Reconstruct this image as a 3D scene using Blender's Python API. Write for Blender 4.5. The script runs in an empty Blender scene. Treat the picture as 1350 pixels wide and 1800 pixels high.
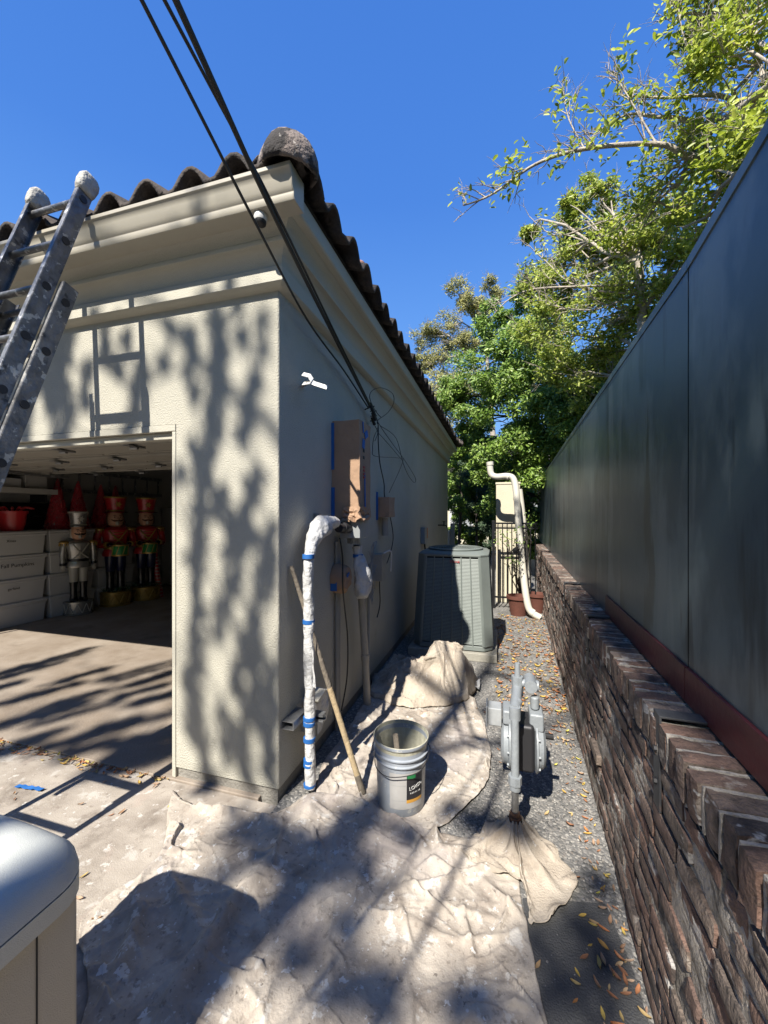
import bpy, math, random
import numpy as np
from mathutils import Vector, Matrix, noise

random.seed(7); np.random.seed(7)
C = bpy.context.scene.collection
S = bpy.context.scene
R = math.radians

# ------------------------------------------------------------------ camera, sky, sun
YAW = R(16.2); F = 690.0; CX = 675.0; CY = 905.0; H = 1.6
cam = bpy.data.cameras.new('camera'); co = bpy.data.objects.new('camera', cam); C.objects.link(co)
co.location = (0, 0, H); co.rotation_euler = (R(90), 0, YAW)
cam.sensor_fit = 'HORIZONTAL'; cam.sensor_width = 36; cam.lens = 36 * F / 1350
cam.shift_y = 5 / 1350; cam.clip_start = 0.02; cam.clip_end = 3000
S.camera = co

SUNH = Vector((0.20, 0.98)).normalized(); ELEV = R(47.5)
SD = Vector((SUNH.x * math.cos(ELEV), SUNH.y * math.cos(ELEV), -math.sin(ELEV)))   # light travel direction
w = bpy.data.worlds.new('World'); S.world = w; w.use_nodes = True
nt = w.node_tree; bg = nt.nodes['Background']
sky = nt.nodes.new('ShaderNodeTexSky'); sky.sky_type = 'NISHITA'; sky.sun_disc = False
sky.sun_elevation = ELEV; sky.sun_rotation = R(190); sky.air_density = 1.0; sky.dust_density = 0.0; sky.ozone_density = 4.0
sky.altitude = 300
tcw = nt.nodes.new('ShaderNodeTexCoord'); sxw = nt.nodes.new('ShaderNodeSeparateXYZ'); nt.links.new(tcw.outputs['Generated'], sxw.inputs[0])
rw = nt.nodes.new('ShaderNodeValToRGB'); nt.links.new(sxw.outputs['Z'], rw.inputs[0]); ew = rw.color_ramp.elements
ew[0].position = 0.0; ew[0].color = (1.65, 3.3, 5.9, 1); ew[1].position = 1.0; ew[1].color = (0.27, 1.12, 4.1, 1)
e_ = ew.new(0.30); e_.color = (0.95, 2.5, 5.9, 1); e_ = ew.new(0.62); e_.color = (0.42, 1.5, 4.8, 1)
mw = nt.nodes.new('ShaderNodeMix'); mw.data_type = 'RGBA'; mw.inputs['Factor'].default_value = 0.86   # deep clear winter sky over the physical one
nt.links.new(sky.outputs[0], mw.inputs['A']); nt.links.new(rw.outputs[0], mw.inputs['B'])
nt.links.new(mw.outputs['Result'], bg.inputs[0]); bg.inputs[1].default_value = 0.08
sl = bpy.data.lights.new('sun', 'SUN'); so = bpy.data.objects.new('sun', sl); C.objects.link(so)
sl.energy = 5.0; sl.angle = R(0.55); sl.color = (1.0, 0.94, 0.84)
so.rotation_euler = SD.to_track_quat('-Z', 'Y').to_euler(); so.location = (0, -5, 20)
S.view_settings.view_transform = 'Standard'; S.view_settings.look = 'None'
S.view_settings.exposure = 1.12; S.view_settings.gamma = 1.0
S.cycles.max_bounces = 8; S.cycles.diffuse_bounces = 5

# ------------------------------------------------------------------ helpers
sn, cs = math.sin(YAW), math.cos(YAW)
def ray(u, v):
    a = (u - CX) / F; c = (CY - v) / F
    return Vector((cs * a - sn, sn * a + cs, c))
def PD(u, v, t): return Vector((0, 0, H)) + ray(u, v) * t
def PX(u, v, X): r = ray(u, v); return Vector((0, 0, H)) + r * (X / r.x)
def PY(u, v, Y): r = ray(u, v); return Vector((0, 0, H)) + r * (Y / r.y)
def G(u, v, z=0.0): r = ray(u, v); return Vector((0, 0, H)) + r * ((z - H) / r.z)

def tag(o, label=None, cat=None, group=None, kind=None):
    if label: o['label'] = label
    if cat: o['category'] = cat
    if group: o['group'] = group
    if kind: o['kind'] = kind
    return o
def thing(name, label, cat, loc=(0, 0, 0), group=None):
    o = bpy.data.objects.new(name, None); C.objects.link(o); o.location = loc
    o.empty_display_size = 0.1
    return tag(o, label, cat, group)
def wloc(o):
    l = Vector((0, 0, 0))
    while o: l += o.location; o = o.parent
    return l

class MB:
    def __init__(s): s.v = []; s.f = []; s.m = []; s.g = []
    def add(s, vs, fs, mi=0):
        b = len(s.v); s.v.extend(tuple(v) for v in vs)
        s.f.extend([tuple(i + b for i in f) for f in fs]); s.m.extend([mi] * len(fs)); s.g.append((b, len(s.v), len(s.f) - len(fs), len(s.f))); return s
    def box(s, c, d, rot=None, mi=0):
        c = Vector(c); hx, hy, hz = d[0] / 2, d[1] / 2, d[2] / 2
        vs = [Vector((x, y, z)) for x in (-hx, hx) for y in (-hy, hy) for z in (-hz, hz)]
        if rot is not None: vs = [rot @ v for v in vs]
        return s.add([v + c for v in vs], [(0, 1, 3, 2), (4, 6, 7, 5), (0, 4, 5, 1), (2, 3, 7, 6), (0, 2, 6, 4), (1, 5, 7, 3)], mi)
    def bb(s, x0, x1, y0, y1, z0, z1, mi=0):
        return s.box(((x0 + x1) / 2, (y0 + y1) / 2, (z0 + z1) / 2), (x1 - x0, y1 - y0, z1 - z0), None, mi)
    def tube(s, pts, r, n=10, cap=True, mi=0, smooth=0):
        pts = [Vector(p) for p in pts]
        if smooth: pts = catmull(pts, smooth)
        rs = r if isinstance(r, (list, tuple)) else None
        N = len(pts); rings = []; up = None
        for i, p in enumerate(pts):
            t = (pts[min(i + 1, N - 1)] - pts[max(i - 1, 0)])
            if t.length < 1e-9: t = Vector((0, 0, 1))
            t.normalize()
            if up is None:
                up = Vector((0, 0, 1)) if abs(t.z) < 0.9 else Vector((1, 0, 0))
            sx = t.cross(up)
            if sx.length < 1e-6: sx = t.cross(Vector((0, 1, 0)))
            sx.normalize(); up = sx.cross(t).normalized()
            if rs:
                k = i / (N - 1) * (len(rs) - 1); j = min(int(k), len(rs) - 2); rr = rs[j] + (rs[j + 1] - rs[j]) * (k - j)
            else: rr = r
            rings.append([p + (sx * math.cos(2 * math.pi * q / n) + up * math.sin(2 * math.pi * q / n)) * rr for q in range(n)])
        vs = [v for ring in rings for v in ring]; fs = []
        for i in range(N - 1):
            for q in range(n):
                a = i * n + q; b = i * n + (q + 1) % n
                fs.append((a, b, b + n, a + n))
        if cap: fs.append(tuple(range(n))[::-1]); fs.append(tuple(range((N - 1) * n, N * n)))
        return s.add(vs, fs, mi)
    def cyl(s, a, b, r0, r1=None, n=16, mi=0):
        return s.tube([a, b], [r0, r0 if r1 is None else r1], n, True, mi)
    def lathe(s, prof, c=(0, 0, 0), n=24, mi=0, axis='z', close=False, sx=1.0, sy=1.0):
        c = Vector(c); vs = []; fs = []
        for r, z in prof:
            for q in range(n):
                a = 2 * math.pi * q / n
                v = Vector((r * math.cos(a) * sx, r * math.sin(a) * sy, z))
                if axis == 'x': v = Vector((v.z, v.x, v.y))
                if axis == 'y': v = Vector((v.x, v.z, v.y))
                vs.append(v + c)
        m = len(prof)
        for i in range(m - 1 if not close else m):
            for q in range(n):
                a = i * n + q; b = i * n + (q + 1) % n; j = ((i + 1) % m) * n
                fs.append((a, b, j + (q + 1) % n, j + q))
        if not close:
            if prof[0][0] > 1e-6: fs.append(tuple(range(n))[::-1])
            if prof[-1][0] > 1e-6: fs.append(tuple(range((m - 1) * n, m * n)))
        return s.add(vs, fs, mi)
    def prism(s, poly, z0, z1, mi=0):
        n = len(poly)
        vs = [(p[0], p[1], z0) for p in poly] + [(p[0], p[1], z1) for p in poly]
        fs = [tuple(range(n))[::-1], tuple(range(n, 2 * n))] + [(i, (i + 1) % n, n + (i + 1) % n, n + i) for i in range(n)]
        return s.add(vs, fs, mi)
    def extr(s, poly, a, b, mi=0):      # poly of 3D points swept from offset a to offset b
        n = len(poly); a = Vector(a); b = Vector(b)
        vs = [Vector(p) + a for p in poly] + [Vector(p) + b for p in poly]
        fs = [tuple(range(n))[::-1], tuple(range(n, 2 * n))] + [(i, (i + 1) % n, n + (i + 1) % n, n + i) for i in range(n)]
        return s.add(vs, fs, mi)
    def parts(s, name, mats, parent=None, **k):      # every primitive its own part
        out = []
        for a, b_, c, d in s.g:
            m = MB(); m.v = s.v[a:b_]; m.f = [tuple(i - a for i in f) for f in s.f[c:d]]; m.m = s.m[c:d]; out.append(m.build(name, mats, parent, **k))
        return out
    def build(s, name, mats, parent=None, smooth=False, bevel=0, seg=2, solid=0, sub=0, ang=40, loc=None, weld=False):
        o_ = wloc(parent) if parent else Vector((0, 0, 0))
        if loc is not None: o_ = o_ + Vector(loc)
        me = bpy.data.meshes.new(name)
        me.from_pydata([(v[0] - o_.x, v[1] - o_.y, v[2] - o_.z) for v in s.v], [], s.f)
        if not isinstance(mats, (list, tuple)): mats = [mats]
        for m in mats: me.materials.append(m)
        if len(mats) > 1: me.polygons.foreach_set('material_index', s.m)
        import bmesh
        bm = bmesh.new(); bm.from_mesh(me)
        if weld: bmesh.ops.remove_doubles(bm, verts=bm.verts, dist=1e-4)
        if len(bm.faces) < 60000 and not getattr(s, 'keepn', False): bmesh.ops.recalc_face_normals(bm, faces=bm.faces)
        bm.to_mesh(me); bm.free()
        if smooth:
            me.polygons.foreach_set('use_smooth', [True] * len(me.polygons))
            if ang < 180:
                try: me.set_sharp_from_angle(angle=R(ang))
                except Exception: pass
        o = bpy.data.objects.new(name, me); C.objects.link(o)
        if parent: o.parent = parent
        if loc is not None: o.location = loc
        if sub:
            m = o.modifiers.new('sub', 'SUBSURF'); m.levels = sub; m.render_levels = sub
        if solid:
            m = o.modifiers.new('solid', 'SOLIDIFY'); m.thickness = solid; m.offset = -1
        if bevel:
            m = o.modifiers.new('bevel', 'BEVEL'); m.width = bevel; m.segments = seg; m.limit_method = 'ANGLE'; m.angle_limit = R(35)
            if not smooth:
                me.polygons.foreach_set('use_smooth', [True] * len(me.polygons))
            m.harden_normals = True
        return o

def catmull(pts, k):
    out = []; n = len(pts)
    for i in range(n - 1):
        p0 = pts[max(i - 1, 0)]; p1 = pts[i]; p2 = pts[i + 1]; p3 = pts[min(i + 2, n - 1)]
        for j in range(k):
            t = j / k
            out.append(0.5 * ((2 * p1) + (p2 - p0) * t + (2 * p0 - 5 * p1 + 4 * p2 - p3) * t * t + (3 * p1 - p0 - 3 * p2 + p3) * t ** 3))
    out.append(pts[-1]); return out

def nz(x, y, z=0.0): return noise.noise(Vector((x, y, z)))

# ------------------------------------------------------------------ materials
def mat(name, col, rough=0.7, metal=0, var=0.0, vscale=3.0, bump=0.0, bscale=60.0, col2=None, spots=None, spec=0.5,
        streak=None, detail=6, island=None, trans=0.0, ramp=None, bump2=None):
    m = bpy.data.materials.new(name); m.use_nodes = True; t = m.node_tree; N = t.nodes; L = t.links
    p = N['Principled BSDF']; p.inputs['Roughness'].default_value = rough; p.inputs['Metallic'].default_value = metal
    p.inputs['Specular IOR Level'].default_value = spec
    tc = N.new('ShaderNodeTexCoord')
    kk = .96 if trans else .70            # plain reflectances, the picture is exposed for them
    sc_ = lambda c: tuple(q * kk for q in c)
    col = sc_(col); col2 = sc_(col2) if col2 else None; island = [sc_(c) for c in island] if island else None
    spots = [(sc_(q[0]),) + tuple(q[1:]) for q in (spots or [])]
    cur = None
    base = (*col, 1)
    if island:
        g = N.new('ShaderNodeNewGeometry'); cr = N.new('ShaderNodeValToRGB'); cr.color_ramp.interpolation = 'LINEAR'
        el = cr.color_ramp.elements; k = len(island)
        for i, c in enumerate(island):
            e = el[i] if i < 2 else el.new(i / (k - 1))
            e.position = i / (k - 1); e.color = (*c, 1)
        L.new(g.outputs['Random Per Island'], cr.inputs[0]); cur = cr.outputs[0]
    if var or col2:
        n1 = N.new('ShaderNodeTexNoise'); n1.inputs['Scale'].default_value = vscale; n1.inputs['Detail'].default_value = detail
        n1.inputs['Roughness'].default_value = 0.62
        L.new(tc.outputs['Object'], n1.inputs['Vector'])
        if streak:
            mp = N.new('ShaderNodeMapping'); mp.inputs['Scale'].default_value = streak
            L.new(tc.outputs['Object'], mp.inputs['Vector']); L.new(mp.outputs[0], n1.inputs['Vector'])
        rp = N.new('ShaderNodeMapRange'); rp.inputs['From Min'].default_value = 0.32; rp.inputs['From Max'].default_value = 0.68
        L.new(n1.outputs['Fac'], rp.inputs['Value'])
        mx = N.new('ShaderNodeMix'); mx.data_type = 'RGBA'
        c2 = col2 if col2 else tuple(c * (1 - var) for c in col)
        if cur is None:
            mx.inputs['A'].default_value = base; mx.inputs['B'].default_value = (*c2, 1); L.new(rp.outputs[0], mx.inputs['Factor'])
        else:
            mx.blend_type = 'MULTIPLY'; L.new(cur, mx.inputs['A']); mx.inputs['B'].default_value = (1 - var, 1 - var, 1 - var, 1); L.new(rp.outputs[0], mx.inputs['Factor'])
        cur = mx.outputs['Result']
    for sp in (spots or []):     # (colour, scale, threshold lo, threshold hi, strength)
        n2 = N.new('ShaderNodeTexNoise'); n2.inputs['Scale'].default_value = sp[1]; n2.inputs['Detail'].default_value = 5
        n2.inputs['Roughness'].default_value = 0.6
        of = N.new('ShaderNodeMapping'); of.inputs['Location'].default_value = (sp[1] * .37, sp[2] * 11, sp[1] * .11)
        if len(sp) > 5: of.inputs['Scale'].default_value = sp[5]
        L.new(tc.outputs['Object'], of.inputs['Vector']); L.new(of.outputs[0], n2.inputs['Vector'])
        r2 = N.new('ShaderNodeMapRange'); r2.inputs['From Min'].default_value = sp[2]; r2.inputs['From Max'].default_value = sp[3]
        r2.inputs['To Max'].default_value = sp[4]
        L.new(n2.outputs['Fac'], r2.inputs['Value'])
        mx = N.new('ShaderNodeMix'); mx.data_type = 'RGBA'
        if cur is None: mx.inputs['A'].default_value = base
        else: L.new(cur, mx.inputs['A'])
        mx.inputs['B'].default_value = (*sp[0], 1); L.new(r2.outputs[0], mx.inputs['Factor']); cur = mx.outputs['Result']
    if cur is None: p.inputs['Base Color'].default_value = base
    else: L.new(cur, p.inputs['Base Color'])
    if bump:
        n3 = N.new('ShaderNodeTexNoise'); n3.inputs['Scale'].default_value = bscale; n3.inputs['Detail'].default_value = 4
        L.new(tc.outputs['Object'], n3.inputs['Vector'])
        b = N.new('ShaderNodeBump'); b.inputs['Strength'].default_value = min(1, bump); b.inputs['Distance'].default_value = 0.02 * max(1, bump)
        L.new(n3.outputs['Fac'], b.inputs['Height']); L.new(b.outputs[0], p.inputs['Normal'])
        if bump2:
            n4 = N.new('ShaderNodeTexNoise'); n4.inputs['Scale'].default_value = bump2[1]; n4.inputs['Detail'].default_value = 5
            L.new(tc.outputs['Object'], n4.inputs['Vector'])
            b2 = N.new('ShaderNodeBump'); b2.inputs['Strength'].default_value = bump2[0]; b2.inputs['Distance'].default_value = 0.05
            L.new(n4.outputs['Fac'], b2.inputs['Height']); L.new(b2.outputs[0], b.inputs['Normal'])
    if trans:
        tr = N.new('ShaderNodeBsdfTranslucent'); ms = N.new('ShaderNodeMixShader'); ms.inputs[0].default_value = trans
        if cur: L.new(cur, tr.inputs[0])
        else: tr.inputs[0].default_value = base
        L.new(p.outputs[0], ms.inputs[1]); L.new(tr.outputs[0], ms.inputs[2]); L.new(ms.outputs[0], N['Material Output'].inputs[0])
    return m

M = {}
M['stucco'] = mat('stucco', (0.61, 0.585, 0.495), 0.9, var=0.14, vscale=1.4, bump=0.45, bscale=110, spec=0.2,
                  spots=[((0.47, 0.44, 0.35), 4, 0.58, 0.78, 0.5)])
M['stucco_side'] = M['stucco']
M['trim'] = mat('trim_paint', (0.60, 0.575, 0.485), 0.75, var=0.07, vscale=3, bump=0.25, bscale=140, spec=0.3)
M['foundation'] = mat('foundation_concrete', (0.36, 0.34, 0.30), 0.9, var=0.3, vscale=8, bump=0.5, bscale=60)
M['gutter'] = mat('gutter_paint', (0.56, 0.52, 0.43), 0.38, var=0.08, vscale=5)
M['tile'] = mat('roof_tile', (0.045, 0.038, 0.036), 0.92, col2=(0.10, 0.08, 0.07), vscale=7, bump=0.6, bscale=45,
                spots=[((0.25, 0.21, 0.19), 9, 0.62, 0.72, 0.45), ((0.02, 0.02, 0.02), 5, 0.52, 0.66, 0.8)])
M['capt'] = mat('hip_cap_tile', (0.34, 0.28, 0.25), 0.92, col2=(0.20, 0.165, 0.15), vscale=5, bump=0.6, bscale=60,
                spots=[((0.02, 0.02, 0.022), 8, 0.50, 0.56, 0.9), ((0.55, 0.52, 0.48), 11, 0.62, 0.66, 0.8)])
M['felt'] = mat('roof_felt', (0.02, 0.02, 0.02), 0.95)
M['drywall'] = mat('drywall', (0.50, 0.49, 0.46), 0.9, var=0.12, vscale=2)
M['door'] = mat('door_panel_paint', (0.42, 0.40, 0.35), 0.6, var=0.1, vscale=4)
M['steel'] = mat('galvanised_steel', (0.45, 0.46, 0.47), 0.42, 0.75, var=0.3, vscale=22, bump=0.15, bscale=90)
M['dsteel'] = mat('dark_steel', (0.05, 0.05, 0.055), 0.5, 0.5)
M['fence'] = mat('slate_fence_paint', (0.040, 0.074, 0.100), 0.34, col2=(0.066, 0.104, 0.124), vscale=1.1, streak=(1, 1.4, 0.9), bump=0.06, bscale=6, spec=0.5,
                 spots=[((0.15, 0.20, 0.215), 1.5, 0.49, 0.57, 0.65, (1, 1.5, .8)), ((0.19, 0.23, 0.24), 1.8, 0.54, 0.60, 0.40, (1, 3.5, 0.45)), ((0.20, 0.20, 0.19), 90, 0.73, 0.75, 0.6), ((0.018, 0.030, 0.042), 1.6, 0.55, 0.60, 0.8, (1, 2.6, 0.45))])  # pale blotches: weathered paint, strengthened to imitate a soft reflection
M['bracketm'] = mat('weathered_strap', (0.12, 0.125, 0.135), 0.55, 0.4, var=0.4, vscale=30, spots=[((0.30, 0.16, 0.10), 20, 0.6, 0.7, .6)])
M['red'] = mat('oxblood_paint', (0.16, 0.035, 0.038), 0.45, var=0.3, vscale=5, streak=(1, .6, 6), bump=0.1, bscale=40)
M['brick'] = mat('old_brick', (0.2, 0.1, 0.08), 0.95, island=[(0.15, 0.11, 0.09), (0.28, 0.17, 0.13), (0.25, 0.195, 0.16), (0.12, 0.095, 0.085), (0.34, 0.20, 0.15), (0.20, 0.155, 0.125), (0.40, 0.31, 0.25)],
                 var=0.55, vscale=26, bump=0.5, bscale=110, spots=[((0.44, 0.39, 0.34), 11, 0.60, 0.66, 0.6), ((0.62, 0.60, 0.57), 6, 0.62, 0.65, 0.75, (1, 1, 2.2)), ((0.025, 0.022, 0.02), 9, 0.56, 0.68, 0.7)], bump2=(0.22, 30))
M['mortar'] = mat('lime_mortar', (0.62, 0.56, 0.49), 0.97, col2=(0.40, 0.36, 0.31), vscale=20, bump=0.9, bscale=70,
                  spots=[((0.04, 0.035, 0.03), 5, 0.5, 0.62, 0.8)], bump2=(0.8, 18))
M['mortar_light'] = mat('pale_mortar', (0.50, 0.46, 0.41), 0.95, var=0.35, vscale=30, bump=0.6, bscale=90)
M['leaf'] = mat('hedge_leaf', (0.1, 0.2, 0.03), 0.36, island=[(0.17, 0.24, 0.035), (0.30, 0.39, 0.05), (0.44, 0.51, 0.09), (0.21, 0.29, 0.045), (0.60, 0.63, 0.18), (0.35, 0.43, 0.07)], trans=0.42, spec=0.5)
M['leaf_y'] = mat('young_leaf', (0.1, 0.2, 0.03), 0.42, island=[(0.22, 0.30, 0.03), (0.42, 0.50, 0.05), (0.16, 0.23, 0.03), (0.60, 0.64, 0.12), (0.30, 0.37, 0.045)], trans=0.48, spec=0.5)
M['leaf_d'] = mat('dark_leaf', (0.1, 0.2, 0.03), 0.42, island=[(0.08, 0.15, 0.025), (0.15, 0.26, 0.04), (0.27, 0.40, 0.07), (0.10, 0.18, 0.035), (0.40, 0.52, 0.13)], trans=0.35, spec=0.5)
M['leaf_o'] = mat('oak_leaf', (0.1, 0.2, 0.03), 0.6, island=[(0.26, 0.29, 0.12), (0.42, 0.40, 0.12), (0.20, 0.22, 0.13), (0.50, 0.46, 0.14), (0.32, 0.34, 0.22)], trans=0.3)
M['leaf_c'] = mat('cypress_leaf', (0.1, 0.2, 0.03), 0.6, island=[(0.05, 0.095, 0.055), (0.09, 0.15, 0.08), (0.03, 0.06, 0.035), (0.13, 0.19, 0.10)], trans=0.2)
M['bark'] = mat('pale_bark', (0.66, 0.58, 0.48), 0.9, var=0.5, vscale=18, bump=0.6, bscale=40)
M['barkd'] = mat('dark_bark', (0.10, 0.08, 0.065), 0.95, var=0.5, vscale=12, bump=0.8, bscale=30)
M['canvas'] = mat('canvas_drop_cloth', (0.64, 0.575, 0.495), 0.95, col2=(0.38, 0.33, 0.28), vscale=6.5, detail=10, bump=0.22, bscale=150, spec=0.1,
                  spots=[((0.74, 0.71, 0.66), 13, 0.58, 0.63, 0.7), ((0.22, 0.18, 0.15), 4, 0.54, 0.66, 0.6), ((0.23, 0.195, 0.165), 38, 0.58, 0.66, 0.6), ((0.50, 0.33, 0.22), 4, 0.64, 0.72, 0.5), ((0.78, 0.77, 0.75), 48, 0.665, 0.69, 0.8), ((0.80, 0.79, 0.77), 17, 0.645, 0.66, 0.9), ((0.40, 0.36, 0.36), 2.2, 0.52, 0.64, 0.45), ((0.12, 0.10, 0.085), 26, 0.68, 0.71, 0.7)], bump2=(0.07, 26))
M['canvas_light'] = mat('clean_canvas', (0.60, 0.53, 0.44), 0.95, col2=(0.42, 0.355, 0.285), vscale=6, detail=10, bump=0.4, bscale=140, spec=0.1,
                        spots=[((0.27, 0.225, 0.185), 7, 0.58, 0.70, 0.6), ((0.30, 0.25, 0.21), 40, 0.60, 0.68, 0.5), ((0.74, 0.71, 0.66), 34, 0.65, 0.67, 0.8)], bump2=(0.08, 22))
M['concrete'] = mat('driveway_concrete', (0.52, 0.465, 0.40), 0.9, col2=(0.32, 0.275, 0.23), vscale=3.5, bump=0.22, bscale=160, streak=(1, 1.6, 1),
                    spots=[((0.50, 0.40, 0.34), 5, 0.58, 0.70, 0.5), ((0.20, 0.165, 0.135), 5, 0.54, 0.66, 0.7), ((0.66, 0.63, 0.58), 9, 0.58, 0.64, 0.5), ((0.25, 0.20, 0.165), 34, 0.60, 0.68, 0.6), ((0.70, 0.67, 0.62), 22, 0.63, 0.66, 0.7)])
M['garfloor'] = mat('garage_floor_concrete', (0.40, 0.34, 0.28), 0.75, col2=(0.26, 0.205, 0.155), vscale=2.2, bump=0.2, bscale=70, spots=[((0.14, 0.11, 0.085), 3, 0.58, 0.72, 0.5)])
M['soil'] = mat('soil_and_turf', (0.10, 0.085, 0.06), 0.98, col2=(0.05, 0.07, 0.03), vscale=3, bump=0.8, bscale=40)
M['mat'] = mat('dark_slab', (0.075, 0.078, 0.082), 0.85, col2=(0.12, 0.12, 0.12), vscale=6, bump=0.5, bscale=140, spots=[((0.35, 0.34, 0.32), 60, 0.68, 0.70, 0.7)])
M['pad'] = mat('pad_concrete', (0.44, 0.42, 0.36), 0.9, var=0.25, vscale=9, bump=0.4, bscale=80)
M['pvc'] = mat('white_pvc', (0.72, 0.69, 0.60), 0.45, var=0.12, vscale=6)
M['cream'] = mat('cream_stucco', (0.72, 0.66, 0.50), 0.9, var=0.1, vscale=4, bump=0.3, bscale=90)
M['iron'] = mat('black_iron', (0.018, 0.019, 0.022), 0.4, 0.3)
M['plastic_b'] = None
M['kraft'] = mat('kraft_paper', (0.50, 0.32, 0.205), 0.85, var=0.15, vscale=7, bump=0.25, bscale=25)
M['btape'] = mat('blue_tape', (0.02, 0.16, 0.52), 0.6, var=0.2, vscale=15)
M['plastic'] = mat('masking_plastic', (0.74, 0.74, 0.73), 0.35, var=0.22, vscale=14, bump=0.9, bscale=28, streak=(1, 1, .35))
M['black'] = mat('black_rubber', (0.010, 0.010, 0.011), 0.5)
M['conduit'] = mat('painted_conduit', (0.42, 0.40, 0.35), 0.5, var=0.15, vscale=9)
M['greybox'] = mat('grey_enamel', (0.36, 0.38, 0.385), 0.45, var=0.12, vscale=8)
M['gas'] = mat('gas_meter_paint', (0.33, 0.36, 0.385), 0.42, var=0.18, vscale=14, bump=0.12, bscale=60)
M['rust'] = mat('rusted_iron', (0.22, 0.12, 0.075), 0.85, var=0.5, vscale=40, bump=0.5, bscale=80)
M['glass'] = mat('clear_cover', (0.45, 0.47, 0.48), 0.12, var=0.2, vscale=20)
M['acgrey'] = mat('unit_enamel', (0.22, 0.25, 0.235), 0.5, var=0.12, vscale=6)
M['acdark'] = mat('unit_coil', (0.018, 0.022, 0.024), 0.7)
M['acslat'] = mat('unit_louver', (0.25, 0.285, 0.265), 0.5, var=0.15, vscale=9)
M['redmark'] = mat('red_badge', (0.55, 0.03, 0.035), 0.5)
M['pail'] = mat('bucket_plastic', (0.42, 0.46, 0.52), 0.38, var=0.22, vscale=9, bump=0.08, bscale=30, spots=[((0.7, 0.69, 0.63), 16, 0.62, 0.66, 0.7)])
M['pailin'] = mat('bucket_paint_film', (0.60, 0.58, 0.45), 0.5, var=0.3, vscale=9, streak=(3, 3, .4), bump=0.3, bscale=30)
M['label'] = mat('paper_label', (0.50, 0.49, 0.48), 0.55, var=0.15, vscale=8)
M['ink'] = mat('label_black', (0.02, 0.02, 0.025), 0.4)
M['green'] = mat('label_green', (0.02, 0.22, 0.07), 0.4)
M['amber'] = mat('label_amber', (0.65, 0.33, 0.05), 0.4)
M['white'] = mat('white_paint', (0.78, 0.78, 0.76), 0.45)
M['wood'] = mat('raw_wood', (0.60, 0.47, 0.28), 0.8, col2=(0.40, 0.30, 0.18), vscale=8, streak=(6, 6, .8), bump=0.3, bscale=60)
M['woodp'] = mat('painted_wood', (0.26, 0.22, 0.17), 0.85, var=0.5, vscale=25, bump=0.4, bscale=60)
M['gen'] = mat('generator_enamel', (0.60, 0.555, 0.475), 0.6, var=0.05, vscale=3, bump=0.28, bscale=420)
M['genlid'] = mat('generator_lid', (0.76, 0.78, 0.73), 0.8, spec=0.3, var=0.08, vscale=4, bump=0.22, bscale=420)
M['alu'] = mat('ladder_aluminium', (0.34, 0.345, 0.36), 0.48, 0.7, var=0.5, vscale=14, bump=0.3, bscale=40,
               spots=[((0.70, 0.69, 0.66), 17, 0.58, 0.61, 0.85), ((0.03, 0.03, 0.035), 12, 0.60, 0.68, 0.7)])
M['laddertip'] = mat('painted_rubber_tip', (0.62, 0.60, 0.55), 0.8, var=0.35, vscale=16, bump=0.9, bscale=35, spots=[((0.2, 0.17, 0.15), 14, 0.6, 0.68, 0.7)])
M['bin'] = mat('storage_bin_plastic', (0.62, 0.62, 0.61), 0.4, var=0.06, vscale=2)
M['glit'] = mat('red_tinsel', (0.60, 0.02, 0.04), 0.3, var=0.6, vscale=60, bump=1, bscale=70, spots=[((0.9, 0.6, 0.5), 55, 0.66, 0.68, 1)])
M['toyred'] = mat('toy_red', (0.50, 0.025, 0.03), 0.3)
M['toygold'] = mat('toy_gold', (0.55, 0.34, 0.08), 0.35, 0.4, var=0.3, vscale=20)
M['toyblue'] = mat('toy_navy', (0.015, 0.02, 0.07), 0.3)
M['toyblack'] = mat('toy_black', (0.012, 0.012, 0.014), 0.25)
M['toysilver'] = mat('toy_silver', (0.45, 0.44, 0.41), 0.25, 0.6, var=0.2, vscale=25)
M['toywhite'] = mat('toy_ivory', (0.42, 0.40, 0.35), 0.4)
M['skin'] = mat('toy_skin', (0.60, 0.33, 0.21), 0.5)
M['toygreen'] = mat('toy_green', (0.03, 0.24, 0.06), 0.35)
M['hair'] = mat('toy_brown_hair', (0.09, 0.04, 0.02), 0.6)
M['fallen'] = mat('fallen_leaf', (0.4, 0.2, 0.05), 0.7, island=[(0.42, 0.18, 0.08), (0.26, 0.13, 0.07), (0.50, 0.36, 0.22), (0.55, 0.40, 0.08), (0.46, 0.17, 0.06), (0.18, 0.10, 0.06), (0.40, 0.28, 0.19), (0.34, 0.20, 0.13), (0.55, 0.50, 0.10)], trans=0.15)
M['terracotta'] = mat('terracotta', (0.15, 0.05, 0.032), 0.8, var=0.2, vscale=9, bump=.2, bscale=40)
M['orange'] = mat('orange_label', (0.6, 0.22, 0.06), 0.6)
M['cloth_teal'] = mat('teal_packet', (0.10, 0.45, 0.42), 0.5)
M['ventpink'] = mat('clay_vent', (0.48, 0.26, 0.21), 0.8, var=0.2, vscale=12)
M['pebble'] = mat('pebble', (0.3, 0.3, 0.3), 0.8, island=[(0.15, 0.15, 0.15), (0.25, 0.24, 0.225), (0.36, 0.34, 0.31), (0.19, 0.18, 0.17), (0.52, 0.50, 0.46), (0.19, 0.165, 0.145), (0.25, 0.25, 0.26)])

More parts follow.
